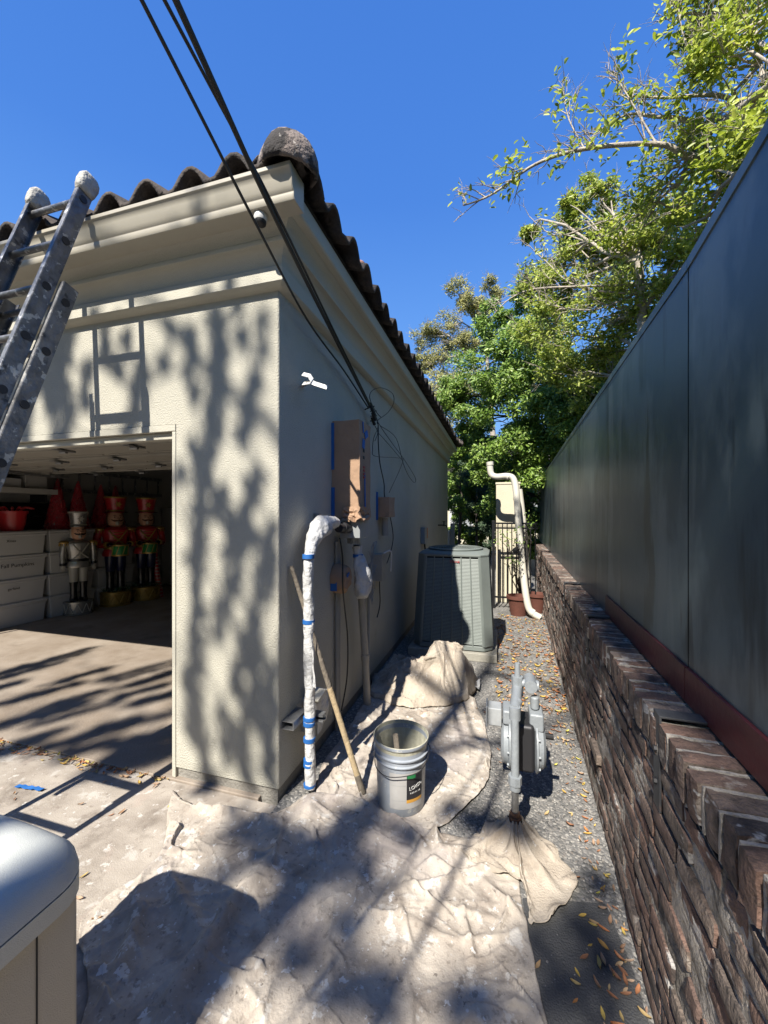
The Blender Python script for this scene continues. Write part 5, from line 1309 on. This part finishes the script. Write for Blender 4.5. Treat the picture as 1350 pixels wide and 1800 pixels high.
# candy cane striped stocking tube between drummers
t = thing('striped_leg', 'red striped candy cane decoration standing by the right toy drummer', 'decoration')
g_ = G(270, 1050, .013); t.location = g_
b = MB(); b.tube([g_ + Vector((0.12, .05, 0)), g_ + Vector((.05, .05, .35)), g_ + Vector((0, .03, .7)), g_ + Vector((0, .03, .85))], .05, 14, smooth=6); b.build('tube', M['toyred'], t, smooth=True)
b = MB()
for k in range(12): p_ = g_ + Vector((.115 * (1 - k / 12), .045, .04 + k * .065)); b.lathe([(.048, 0), (.054, .004), (.054, .014), (.048, .018)], p_, 14, close=True)
b.build('stripes', M['toywhite'], t, smooth=True)

# ------------------------------------------------------------------ far end of alley
t = thing('stucco_pillar', 'cream stucco pillar behind the iron gate at the end of the alley', 'pillar', (.15, 7.6, 0))
p0 = PY(872, 848, 7.5); p1 = PY(909, 848, 7.5)
b = MB(); b.bb(p0.x, p1.x + .05, 7.5, 7.9, 0, p0.z - .04); b.build('shaft', M['cream'], t, bevel=.008)
b = MB(); b.bb(p0.x - .01, p1.x + .06, 7.49, 7.91, p0.z - .039, p0.z); b.build('cap', M['cream'], t, bevel=.008)
t = thing('iron_gate', 'narrow black iron picket gate closing the far end of the alley', 'gate', (.15, 7.0, 0))
b = MB(); ga = G(877, 1072); 
x0g = PY(869, 920, 7.0).x; x1g = PY(912, 920, 7.0).x
for z_ in (.18, 1.36, 1.44): b.bb(x0g, x1g + .3, 6.99, 7.01, z_, z_ + .03)
b.parts('rail', M['iron'], t)
b = MB(); x_ = x0g + .06
while x_ < x1g + .3: b.cyl((x_, 7.0, .1), (x_, 7.0, 1.47), .009, n=8); x_ += .075
b.build('pickets', M['iron'], t)
b = MB(); b.bb(x0g - .04, x0g + .01, 6.975, 7.025, 0, 1.50); b.build('post', M['iron'], t, bevel=.003)
b = MB()
for k in range(10):
    x_ = x0g + .03 + k * .075
    b.lathe([(.026, 0), (.032, 0), (.032, .008), (.026, .008)], (x_, 7.0, 1.405), 12, close=True, axis='z')
b.build('scroll', M['iron'], t)
b = MB(); b.lathe([(.0, -.03), (.055, -.02), (.055, .02), (0, .03)], (x1g - .05, 6.97, 1.0), 12, axis='y'); b.build('lock', M['iron'], t)
# pvc pipe
t = thing('pvc_pipe', 'white drain pipe with elbows leaning past the cream pillar', 'pipe', G(945, 1088))
def Q(u, v, Y): return PY(u, v, Y)
b = MB(); pts = [Q(861, 812, 6.9), Q(863, 832, 6.9), Q(872, 838, 6.88), Q(892, 837, 6.86), Q(903, 843, 6.84), Q(908, 870, 6.8), Q(912, 930, 6.7), Q(920, 1010, 6.55), Q(926, 1055, 6.48), Q(933, 1075, 6.45), Q(950, 1086, 6.42)]
b.tube(pts, .052, 16, smooth=6); b.build('pipe', M['pvc'], t, smooth=True)
b = MB()
for (a_, c_) in ((0, 1), (3, 4), (9, 10)):
    A, B = pts[a_], pts[c_]; b.tube([A, A + (B - A) * .3], .059, 16)
b.parts('collar', M['pvc'], t, smooth=True)
t = thing('pvc_pipe', 'second white pipe standing close behind the leaning drain pipe', 'pipe', G(935, 1075))
b = MB(); b.tube([Q(913, 860, 7.2), Q(920, 920, 7.2), Q(925, 1000, 7.2), Q(930, 1062, 7.2)], .05, 14, smooth=4); b.build('pipe', M['pvc'], t, smooth=True)
for k, (u, v, rr_) in enumerate([(912, 1085, .17), (945, 1080, .15)]):
    p = G(u, v); p = Vector((p.x, p.y + .15, 0))
    t = thing('terracotta_pot', ['terracotta pot at the gate foot left of the drain pipe', 'terracotta pot right of the drain pipe by the brick wall'][k], 'plant pot', p)
    b = MB(); b.lathe([(0, .001), (rr_ * .7, .001), (rr_ * .95, .26), (rr_ * 1.08, .265), (rr_ * 1.08, .31), (rr_ * .95, .31), (rr_ * .9, .27), (0, .27)], p, 24); b.build('pot', M['terracotta'], t, smooth=True, ang=35)
b = MB(); b.bb(-.6, .1, 9.9, 10.0, 0, 1.25)
t = thing('utility_post', 'pale grey post standing just beyond the far garage corner', 'post', PY(798, 960, 10.2)); p = PY(798, 920, 10.2)
b = MB(); b.bb(p.x - .09, p.x + .02, 10.15, 10.25, 0, p.z); b.build('shaft', M['greybox'], t, bevel=.004); b = MB(); b.bb(p.x - .45, p.x - .1, 10.1, 10.3, 0, 1.2); b.build('box', M['bin'], t, bevel=.01)
# neighbour house behind the trees
t = thing('neighbour_house', 'pale house glimpsed through the shrubs beyond the alley', 'house', (-2, 17, 0))
b = MB(); b.bb(-9, 5, 17, 24, 0, 3.2); b.build('wall', M['cream'], t)
b = MB(); b.add([(-9.4, 16.6, 3.2), (5.4, 16.6, 3.2), (5.4, 24.4, 3.2), (-9.4, 24.4, 3.2), (-6, 20.5, 4.8), (2, 20.5, 4.8)], [(0, 1, 5, 4), (1, 2, 5), (2, 3, 4, 5), (3, 0, 4), (3, 2, 1, 0)]); b.build('roof', M['tile'], t)
for x_ in (-4.5, -1.5, 1.2):
    b = MB(); b.bb(x_ - .5, x_ + .5, 16.95, 16.998, .9, 2.3); f_ = b.build('window', M['white'], t); b = MB(); b.bb(x_ - .42, x_ + .42, 16.93, 16.949, .98, 2.22); b.build('pane', M['glass'], f_)

# ------------------------------------------------------------------ foliage
class Leaves:
    def __init__(s): s.P = []; s.S = []
    def clump(s, c, r, n, size, flat=.75):
        c = np.array(c); d = np.random.normal(size=(n, 3)); d /= np.linalg.norm(d, axis=1)[:, None]
        rad_ = np.random.rand(n, 1) ** .45
        P = c + d * rad_ * r * np.array([1, 1, flat]); s.P.append(P); s.S.append(size * np.random.uniform(.65, 1.25, n))
    def build(s, name, m, parent, up=.6, ratio=.42):
        P = np.concatenate(s.P); Sz = np.concatenate(s.S); n = len(P)
        nrm_ = np.random.normal(size=(n, 3)); nrm_ = nrm_ * .8 + np.array([-SD.x, -SD.y, -SD.z]) * 1.1 + np.array([0, 0, up * .4]); nrm_ /= np.linalg.norm(nrm_, axis=1)[:, None]
        a = np.random.normal(size=(n, 3)); a -= nrm_ * (a * nrm_).sum(1)[:, None]; a /= np.linalg.norm(a, axis=1)[:, None]
        b_ = np.cross(nrm_, a); Sz = Sz[:, None]
        V = np.stack([P, P + a * Sz * .3 + b_ * Sz * ratio * .5 + nrm_ * Sz * .08, P + a * Sz * .72 + b_ * Sz * ratio * .42 + nrm_ * Sz * .05, P + a * Sz - nrm_ * Sz * .10,
                      P + a * Sz * .72 - b_ * Sz * ratio * .42 + nrm_ * Sz * .05, P + a * Sz * .3 - b_ * Sz * ratio * .5 + nrm_ * Sz * .08], 1).reshape(-1, 3)
        o_ = np.array(wloc(parent)) if parent else np.zeros(3); V = V - o_
        idx = np.arange(n)[:, None] * 6; Fc = np.concatenate([idx + np.array([0, 1, 2, 3]), idx + np.array([0, 3, 4, 5])], 1).reshape(-1, 4)
        me = bpy.data.meshes.new(name); me.vertices.add(len(V)); me.vertices.foreach_set('co', V.astype(np.float32).ravel())
        me.loops.add(Fc.size); me.loops.foreach_set('vertex_index', Fc.astype(np.int32).ravel())
        me.polygons.add(len(Fc)); me.polygons.foreach_set('loop_start', (np.arange(len(Fc)) * 4).astype(np.int32)); me.update(calc_edges=True); me.validate()
        me.materials.append(m); o = bpy.data.objects.new(name, me); C.objects.link(o)
        if parent: o.parent = parent
        return o
def wander(a, b_, k=5, amp=.08, seed=0):
    a = Vector(a); b_ = Vector(b_); L = (b_ - a).length; o = []
    for i in range(k + 1):
        f_ = i / k; p = a.lerp(b_, f_); e_ = math.sin(math.pi * f_) * L * amp
        p += Vector((nz(f_ * 3, seed, 1), nz(f_ * 3, seed, 5), nz(f_ * 3, seed, 9))) * e_ * 2
        p.z += e_ * .6; o.append(p)
    return o
def twigs(mb, p, d, n, L, r, rnd__, depth=1):
    for _ in range(n):
        q = Vector(d) + Vector((rnd__.uniform(-1, 1), rnd__.uniform(-1, 1), rnd__.uniform(-.5, 1))) * .9; q.normalize()
        e_ = Vector(p) + q * L * rnd__.uniform(.5, 1.1)
        mb.tube(wander(p, e_, 3, .12, rnd__.uniform(0, 99)), [r, r * .35], 4, cap=False)
        if depth: twigs(mb, e_.lerp(Vector(p), .35), q, 2, L * .6, r * .55, rnd__, depth - 1)

def tree(name, label, trunk, clumps, m, n_per, size, bark='bark', cat='tree', limbs=(), group=None, up=.6, ratio=.42, subs=7, tr=(.12, .05), tw=True):
    """trunk: list of points; clumps: (centre, radius)"""
    base = Vector(trunk[0]); t = thing(name, label, cat, base, group); rr_ = random.Random(hash(label) % 1000 if False else len(label) * 7 + len(clumps))
    mb = MB(); mb.tube(trunk, list(tr), 12, smooth=5); mb.build('trunk', M[bark], t, smooth=True)
    lv = Leaves(); lm = MB()
    for c, r in clumps:
        c = Vector(c); a = min(catmull([Vector(p) for p in trunk], 4)[4:], key=lambda q: (q - c).length + abs(q.z - c.z + .4))
        r0 = max(.01, tr[-1] * .7)
        pts = wander(a, c, 5, .10, rr_.uniform(0, 99)); lm.tube(pts, [r0, r0 * .35], 7, cap=False)
        for k in range(subs):
            d = Vector((rr_.gauss(0, 1), rr_.gauss(0, 1), rr_.gauss(.1, .8))).normalized(); cc = c + d * r * rr_.uniform(.35, .95)
            lv.clump(cc, r * rr_.uniform(.28, .45), n_per, size)
            s_ = pts[rr_.randrange(2, len(pts))]; lm.tube(wander(s_, cc, 3, .1, rr_.uniform(0, 99)), [r0 * .4, r0 * .12], 5, cap=False)
            if tw: twigs(lm, cc, d, 3, r * .6, r0 * .17, rr_, 1)
    for L_ in limbs:
        pts, ra, rb, nt_ = L_; pts = [Vector(p) for p in pts]; lm.tube(pts, [ra, rb], 8, smooth=6, cap=False)
        cp = catmull(pts, 6)
        for k in range(nt_):
            i = rr_.randrange(len(cp) // 4, len(cp)); d = (cp[min(i + 1, len(cp) - 1)] - cp[i - 1]).normalized()
            twigs(lm, cp[i], d + Vector((0, 0, rr_.uniform(-.4, .9))), 1, .32, rb * .8 + .002, rr_, 1)
            if rr_.random() < .62: lv.clump(cp[i] + Vector((rr_.uniform(-.1, .1), rr_.uniform(-.1, .1), rr_.uniform(-.1, .2))), .12, 12, size)
    lm.keepn = True
    lm.build('branches', M[bark], t, smooth=True, ang=180)
    lv.build('crown', m, t, up, ratio)
    return t

# near tree above the fence (bright, larger leaves)
dcl = lambda L: [(PD(u, v, d), r) for (u, v, d, r) in L]
nearC = dcl([(1330, 60, 3.0, .5), (1290, 160, 3.1, .5), (1345, 240, 2.9, .5), (1240, 250, 3.4, .42), (1270, 330, 3.3, .42), (1190, 330, 3.9, .5), (1200, 400, 3.7, .5), (1330, -60, 3.2, .6), (1420, 60, 2.8, .6), (1440, 250, 2.6, .55), (1130, 400, 4.4, .5), (1385, 0, 3.5, .6), (1260, 20, 3.6, .35)])
D1 = 3.3
limbs = [
    ([PD(1310, 350, 3.5), PD(1273, 313, 3.45), PD(1205, 274, 3.4), PD(1153, 253, 3.4), PD(1027, 262, 3.5), PD(941, 289, 3.6), PD(864, 342, 3.7), PD(815, 361, 3.75)], .030, .006, 34),
    ([PD(1340, 200, 3.3), PD(1263, 168, 3.4), PD(1170, 172, 3.5), PD(1085, 166, 3.6)], .022, .005, 16),
    ([PD(1340, 260, 3.2), PD(1210, 212, 3.5), PD(1150, 205, 3.6), PD(1100, 202, 3.7), PD(1045, 235, 3.8)], .024, .005, 18),
    ([PD(1350, 90, 3.2), PD(1297, 43, 3.4), PD(1210, 24, 3.6), PD(1177, 48, 3.7)], .020, .004, 14),
    ([PD(1153, 253, 3.4), PD(1110, 180, 3.5), PD(1080, 130, 3.6)], .010, .003, 12),
    ([PD(1230, 120, 3.4), PD(1200, 60, 3.5), PD(1190, -20, 3.6)], .010, .003, 12),
    ([PD(1027, 262, 3.5), PD(1000, 210, 3.55), PD(990, 160, 3.6)], .008, .003, 9),
]
tree('privet_tree', 'bright green leafy tree reaching over the near end of slate fence', [(2.3, 3.2, 0), (2.2, 3.15, 1.6), (2.0, 3.1, 2.8), (1.9, 3.1, 4.2), (2.0, 3.0, 5.2)], nearC, M['leaf_y'], 84, .068, limbs=limbs, tr=(.11, .04))
midC = dcl([(1110, 430, 5.2, .55), (1050, 430, 5.6, .6), (1120, 500, 5.0, .6), (1020, 500, 5.8, .6), (1080, 540, 5.2, .6), (980, 480, 6.2, .5), (960, 560, 6.2, .6), (1040, 600, 5.6, .6), (1000, 380, 5.8, .35), (1060, 350, 5.4, .4), (1090, 480, 6.2, .8), (1100, 620, 5.4, .5), (940, 400, 6.2, .22), (1000, 660, 6.0, .6), (1130, 380, 5, .5), (1180, 420, 4.6, .5), (960, 620, 6.5, .6), (1140, 560, 4.8, .45), (1060, 660, 5.8, .6), (970, 520, 6.4, .5), (1010, 440, 6.0, .45), (940, 500, 6.6, .35), (1200, 470, 4.4, .4), (1080, 410, 5.4, .5)])
limbs = [
    ([PD(1190, 490, 4.6), PD(1167, 498, 4.6), PD(1040, 503, 4.8), PD(941, 508, 5.0), PD(897, 525, 5.1), PD(870, 550, 5.2)], .020, .005, 18),
    ([PD(1180, 540, 4.6), PD(1148, 520, 4.6), PD(1018, 505, 4.9), PD(960, 460, 5.1), PD(931, 433, 5.2)], .016, .004, 16),
    ([PD(1190, 350, 4.5), PD(1157, 371, 4.6), PD(1075, 385, 4.8), PD(979, 414, 5.1), PD(930, 380, 5.3)], .014, .004, 16),
    ([PD(1110, 520, 4.7), PD(1040, 545, 4.8), PD(960, 535, 4.9)], .012, .004, 10),
]
tree('privet_tree', 'mid height olive green tree with bare pale limbs over the middle of fence', [(1.9, 5.6, 0), (1.8, 5.5, 1.8), (1.7, 5.4, 3.2), (1.6, 5.3, 4.6)], midC, M['leaf'], 185, .066, limbs=limbs, tr=(.12, .04))
farC = dcl([(930, 620, 8.5, 1.0), (860, 640, 9.5, .9), (1000, 680, 7.5, .9), (900, 700, 8.8, 1.0), (840, 710, 9.8, .9), (810, 740, 10, .7), (960, 760, 8.2, .9), (880, 770, 9.2, .9), (930, 840, 9.2, .8), (1010, 740, 7.2, .7), (870, 580, 9.5, .7), (930, 560, 8.5, .6), (950, 700, 8, .8), (830, 780, 10.5, .6), (1040, 690, 6.8, .5), (900, 880, 10.5, .9), (845, 880, 12, .8), (1000, 760, 7.6, .8), (980, 800, 8, .8), (1030, 720, 6.6, .55), (890, 650, 8.6, .8), (950, 660, 7.8, .8), (910, 820, 9.5, .9), (870, 830, 10.5, .8), (960, 880, 9.5, .9), (800, 700, 10, .5), (940, 920, 10, .9)])
tree('laurel_tree', 'dense dark green tree filling the end of the alley behind gate', [(1.3, 9.8, 0), (1.3, 9.7, 1.8), (1.2, 9.5, 3.2), (1.1, 9.2, 4.8)], farC, M['leaf_d'], 330, .088, bark='barkd', tr=(.14, .05), subs=9, tw=False)
oakC = dcl([(775, 575, 19, .9), (745, 590, 19, .8), (800, 610, 19.5, .9), (760, 640, 19, 1.0), (810, 520, 17, .8), (835, 540, 17, .8), (860, 515, 17, .7), (790, 690, 18, 1.2), (765, 680, 18, 1.0), (745, 640, 19, .7), (830, 680, 17, 1.1), (820, 600, 17, .7), (785, 740, 18, 1.2)])
tree('oak_tree', 'distant pale yellow green oak rising beyond the roof end', [(.2, 18.5, 0), (0, 18.3, 3), (-.3, 18.2, 6.0), (-.5, 18, 9)], oakC, M['leaf_o'], 150, .12, bark='bark', tr=(.22, .06), subs=12, ratio=.35)
cyC = dcl([(835, 860, 11.5, .6), (845, 830, 11.5, .55), (830, 900, 11.5, .6), (850, 930, 11.2, .5), (815, 830, 11.8, .5), (860, 880, 11.3, .4)])
tree('cypress_shrub', 'blue green feathery shrub between far garage corner and pillar', [(PD(838, 960, 11.4).x, PD(838, 960, 11.4).y, 0), (PD(838, 900, 11.4).x, PD(838, 900, 11.4).y, 1.2), PD(838, 850, 11.4)], cyC, M['leaf_c'], 260, .06, bark='barkd', cat='shrub', tr=(.05, .02), ratio=.22, tw=False)
# dark shrub at left
shC = dcl([(800, 850, 11, .45), (805, 890, 11, .4), (798, 820, 11.2, .4)])
tree('dark_shrub', 'dark glossy shrub hugging the far garage corner', [(PD(805, 960, 11).x, PD(805, 960, 11).y, 0), PD(808, 930, 11), PD(812, 870, 11)], shC, M['leaf_d'], 200, .07, bark='barkd', cat='shrub', tr=(.05, .03), tw=False)
# scrubby plant by the pots (bare twigs + few leaves)
t = thing('potted_shrub', 'thin dark twiggy shrub in front of the drain pipe and gate', 'shrub', G(925, 1075)); rp_ = random.Random(3); mb = MB(); lv = Leaves()
p0_ = G(915, 1075) + Vector((0, .1, .25))
for k in range(9):
    e_ = PY(880 + rp_.uniform(0, 60), 900 + rp_.uniform(0, 90), 6.35); mb.tube(wander(p0_, e_, 5, .1, k), [.010, .003], 5, cap=False); twigs(mb, e_.lerp(p0_, .3), e_ - p0_, 3, .25, .004, rp_, 1); lv.clump(e_, .12, 14, .045)
mb.build('stems', M['barkd'], t); lv.build('leaves', M['leaf_d'], t)
hgC = dcl([(800, 880, 12.4, .6), (822, 930, 12.4, .6), (800, 950, 12.4, .6), (845, 870, 12.4, .6), (870, 930, 12.4, .7), (830, 830, 12.4, .7), (915, 920, 12, .7), (805, 800, 12.6, .55), (812, 850, 12.8, .6), (835, 800, 13, .6), (860, 850, 12.8, .6), (855, 905, 12.6, .5), (905, 860, 12.6, .7), (935, 890, 12, .7), (950, 840, 11, .7), (815, 905, 13, .35), (870, 800, 12, .7), (930, 940, 11.5, .6), (960, 960, 10.5, .6), (890, 960, 12.5, .5), (845, 965, 12.5, .4)])
tree('photinia_hedge', 'dark tangled hedge closing the gap behind pillar and gate', [(PD(860, 960, 12.8).x, PD(860, 960, 12.8).y, 0), PD(862, 930, 12.8), PD(860, 860, 12.8)], hgC, M['leaf_d'], 420, .09, bark='barkd', cat='hedge', tr=(.07, .03), tw=False, subs=9)
# unseen planting added behind the camera to hold back low sky light
lv = Leaves()
for k in range(95):
    a = R(75 + 210 * k / 94); d = random.uniform(13, 18); lv.clump((d * math.sin(a), d * math.cos(a), random.uniform(1.0, 7.5)), random.uniform(2.0, 2.8), 300, .5)
o = lv.build('sky_block_planting', M['leaf_d'], None); tag(o, 'unseen dense planting added behind the viewpoint to block low sky light', 'planting', kind='stuff')
# distant tree belt closing the horizon (far wood)
lv = Leaves()
for k in range(90):
    a = R(-60 + 120 * k / 89); d = random.uniform(38, 48); lv.clump((d * math.sin(a) - 4, d * math.cos(a), random.uniform(1.5, 4.5)), random.uniform(2.5, 3.6), 320, .55)
o = lv.build('distant_wood', M['leaf_d'], None); tag(o, 'dark belt of distant trees along the horizon', 'wood', kind='stuff')

# ------------------------------------------------------------------ trees behind the photographer, whose shade dapples wall and ground
def up_sun(p, D):      # point D metres (horizontal) up the sun ray from p
    k = D / math.cos(ELEV); return Vector(p) - SD * k
shade = []; rs_ = random.Random(12)
def blob(p, r, D, n=60, size=.085): shade.append((up_sun(p, D), r, n, size))
def stroke(u0, v0, L, r, D, lean=.0, k=None, n=26):
    k = k or max(2, int(L / 22))
    for q in range(k):
        f_ = q / (k - 1); u = u0 + lean * L * (f_ - .5) + rs_.uniform(-5, 5); v = v0 + L * (f_ - .5)
        blob(PY(u, v, WY), r * rs_.uniform(.6, 1.3), D + rs_.uniform(-.2, .2), n, .075)
for q in range(17): stroke(rs_.uniform(-40, 150), rs_.uniform(600, 760), rs_.uniform(50, 120), .030, rs_.uniform(5.6, 6.6), rs_.uniform(-.3, .1), n=30)
for q in range(5): stroke(rs_.uniform(175, 300), rs_.uniform(600, 740), rs_.uniform(40, 90), .028, rs_.uniform(5.6, 6.6), -.2)
for (u, v, L, r, ln) in [(385, 620, 150, .05, .1), (372, 760, 160, .055, -.1), (352, 900, 170, .06, -.1), (345, 1060, 170, .06, .0), (340, 1210, 150, .06, -.05), (360, 1340, 110, .05, .15),
                         (440, 720, 110, .04, -.3), (430, 900, 150, .05, -.35), (410, 1010, 140, .05, -.3), (455, 1060, 120, .05, -.2), (450, 1200, 130, .055, .0), (430, 1330, 90, .05, .1), (475, 1300, 120, .04, 0),
                         (335, 640, 110, .03, .1), (420, 560, 70, .03, .2), (460, 590, 60, .03, .1), (475, 980, 100, .03, 0), (390, 1290, 50, .035, .2)]:
    stroke(u, v, L * .9, r * .62, rs_.uniform(5.6, 6.6), ln, n=19)
for q in range(7): stroke(rs_.uniform(318, 482), rs_.uniform(560, 1360), rs_.uniform(40, 90), .026, rs_.uniform(5.2, 6.2), rs_.choice((-1, 1)) * rs_.uniform(.3, .8), n=22)
for (u, v, r) in [(560, 1545, .06), (610, 1610, .07), (680, 1720, .07), (500, 1590, .10), (950, 1720, .12), (1040, 1650, .10), (1060, 1560, .06), (860, 1250, .07), (1050, 1770, .15), (420, 1470, .07), (470, 1700, .1)]:
    blob(G(u, v), r, rs_.uniform(8.5, 10.0), 38)
for q in range(34):      # long streaks lying across the driveway
    u0, v0 = rs_.uniform(-20, 300), rs_.uniform(1140, 1345); L = rs_.uniform(60, 170); D = rs_.uniform(6.5, 9)
    for k in range(6):
        f_ = k / 5 - .5; blob(G(u0 + L * f_, v0 - L * .28 * f_), .05, D, 22, .075)
for q in range(10):
    u0, v0 = rs_.uniform(430, 900), rs_.uniform(1440, 1780); L = rs_.uniform(60, 150); D = rs_.uniform(7, 9)
    for k in range(5):
        f_ = k / 4 - .5; blob(G(u0 + L * f_, v0 + L * .35 * f_), .035, D, 20, .075)
for (s_, z_) in [(.3, 2.3), (.3, 1.8), (.9, 2.4), (.9, 1.9), (1.4, 2.3), (1.5, 1.8), (1.9, 2.4), (2.0, 1.9), (2.45, 2.3), (2.4, 1.8), (1.9, 1.5)]:
    blob(wp(s_, 0, z_), .26, rs_.uniform(8.5, 10), 120)
for v_ in (880, 905, 930, 950, 965, 985, 1000, 1020, 1040): blob(PY(908 + rs_.uniform(-10, 14), v_, 6.7), .06, 8.5, 30, .06)
for q in range(46): blob((rs_.uniform(-8, 1.2), rs_.uniform(-6, -1.4), 0), rs_.uniform(.4, .75), rs_.uniform(6.5, 8.5), 260, .11)  # extra canopy clumps added out of view to cut light bounced off driveway
tb = Vector((-3.6, -7.6, 0))
t = thing('shade_tree', 'tall sparse tree behind the viewpoint whose shade dapples the garage', 'tree', tb)
trk = [tb, tb + Vector((.2, .1, 2.5)), tb + Vector((.5, .3, 5.0)), tb + Vector((.9, .8, 7.5)), tb + Vector((1.3, 1.4, 9.6)), tb + Vector((1.5, 2.0, 11.5))]
mb = MB(); mb.tube(trk, [.20, .15, .10, .05], 12, smooth=5); mb.build('trunk', M['barkd'], t, smooth=True)
lm = MB(); lv = Leaves(); ct = catmull(trk, 6)
hubs = []
for k in range(11):
    a = ct[8 + k * 2]; ang_ = k * 2.4; L = rs_.uniform(1.0, 2.0)
    e_ = a + Vector((math.cos(ang_) * L, math.sin(ang_) * L * .8, .9)); lm.tube(wander(a, e_, 5, .08, k), [.05, .022], 8, cap=False); hubs.append(e_); hubs.append(a.lerp(e_, .5))
def clear_of(c, r):      # keep the sun on the bucket, the cabinet lid and the meter
    for p, k in ((bc + Vector((0, 0, .37)), .16), (Vector((-1.15, .45, .76)), .22), (Vector((-1.35, .2, .76)), .22), (gb + Vector((0, .2, .6)), .12)):
        q = Vector(c) - p; q = q - SD * q.dot(SD)
        if q.length < r + k: return False
    return True
shade = [q for q in shade if clear_of(q[0], q[1])]
nodes = list(hubs); shade.sort(key=lambda q: min((h - q[0]).length for h in hubs))
for c, r, n, size in shade:
    h_ = min(nodes, key=lambda q: (q - c).length); L_ = (h_ - c).length; w_ = wander(h_, c, 4, .08, c.x * 3); lm.tube(w_, [.014 if L_ > .6 else .008, .005], 5, cap=False); nodes.append(c)
    for k in range(2): twigs(lm, c, c - h_, 1, .22, .005, rs_, 0)
    lv.clump(c, r, n, size, 1.0)
lm.keepn = True; lm.build('branches', M['barkd'], t, smooth=True, ang=180); lv.build('crown', M['leaf_d'], t, ratio=.5)

# ------------------------------------------------------------------ litter
rl = random.Random(21)
def leafmesh(mb, p, L, rot, curl, tilt):
    w_ = L * .34; pts = []
    for j in range(5):
        f_ = j / 4; ww = w_ * math.sin(math.pi * min(.97, f_ * .92 + .06)) * .5
        for s_ in (-1, 0, 1):
            pts.append(Vector(((f_ - .5) * L, s_ * ww, curl * L * (abs(s_) * .25 + (f_ - .5) ** 2 * .8))))
    Mx = Matrix.Rotation(rot, 3, 'Z') @ Matrix.Rotation(tilt, 3, 'X')
    mb.add([Vector(p) + Mx @ q for q in pts], [(j * 3 + s_, j * 3 + s_ + 1, j * 3 + s_ + 4, j * 3 + s_ + 3) for j in range(4) for s_ in range(2)])
b = MB(); b.keepn = True
def scatter(n, fx, L=(.016, .044), z=.006):
    for _ in range(n):
        x, y = fx(); leafmesh(b, (x, y, z + rl.uniform(0, .006)), rl.uniform(*L), rl.uniform(0, 6.28), rl.uniform(.2, .9), rl.uniform(-.4, .4))
scatter(330, lambda: (lambda y: (BX(y) - .02 - abs(rl.gauss(0, .09)), y))(rl.uniform(1.1, 6.5)))
scatter(520, lambda: (lambda y: (rl.uniform(-.02, BX(y) - .02), y))(rl.uniform(3.4, 6.6)), (.03, .06))
scatter(60, lambda: (rl.uniform(.0, .5), rl.uniform(1.2, 3.8)), (.02, .05))
scatter(90, lambda: (rl.gauss(-.28, .07), rl.gauss(3.05, .12)), (.03, .06))
scatter(220, lambda: (rl.uniform(-4.2, -1.9), WY - .02 - abs(rl.gauss(0, .035))), (.02, .045), .004)
scatter(25, lambda: (rl.uniform(-3.8, -1.5), rl.uniform(1.1, 1.9)), (.02, .05), .004)
scatter(8, lambda: (rl.uniform(.3, .42), rl.uniform(1.25, 1.75)), (.03, .05), .010)
tag(b.build('fallen_leaves', M['fallen'], smooth=True, ang=180), 'scattered yellow, orange and brown fallen leaves along path and driveway', 'leaf litter', kind='stuff')
b = MB(); b.keepn = True
ico = [(0, 0, 1), (.9, 0, .35), (.28, .85, .35), (-.72, .53, .35), (-.72, -.53, .35), (.28, -.85, .35), (.95, .3, -.3), (-.3, .95, -.3), (-.95, -.3, -.3), (.3, -.95, -.3)]
icf = [(0, 1, 2), (0, 2, 3), (0, 3, 4), (0, 4, 5), (0, 5, 1), (1, 6, 2), (2, 7, 3), (3, 8, 4), (4, 9, 5), (5, 9, 1), (1, 9, 6), (2, 6, 7), (3, 7, 8), (4, 8, 9)]
for _ in range(7500):
    y = 1.15 + rl.random() ** 1.3 * 4.3; x = rl.uniform(-.35, BX(y) - .01); s_ = rl.uniform(.003, .0075) * (1.6 if rl.random() < .06 else 1); a = rl.uniform(0, 6.28); e_ = rl.uniform(.6, 1)
    b.add([(x + s_ * (v_[0] * math.cos(a) - v_[1] * e_ * math.sin(a)), y + s_ * (v_[0] * math.sin(a) + v_[1] * e_ * math.cos(a)), .003 + s_ * .45 * v_[2]) for v_ in ico], icf)
tag(b.build('gravel', M['pebble'], smooth=True, ang=180), 'small loose pebbles over the exposed aggregate path', 'gravel', kind='stuff')
# blue tape scrap on driveway
p = G(48, 1390); b = MB(); vs = []
for i in range(9):
    f_ = i / 8; q = Vector((p.x - .09 + f_ * .18, p.y + .02 * f_, .012 + .012 * nz(f_ * 6, 2))); vs += [q + Vector((0, -.012, 0)), q + Vector((.004, .012, .006 * nz(f_ * 9, 5) + .002))]
b.add(vs, [(2 * i, 2 * i + 2, 2 * i + 3, 2 * i + 1) for i in range(8)]); tag(b.build('tape_scrap', M['btape'], solid=.001), 'crumpled scrap of blue painters tape on the driveway', 'tape')
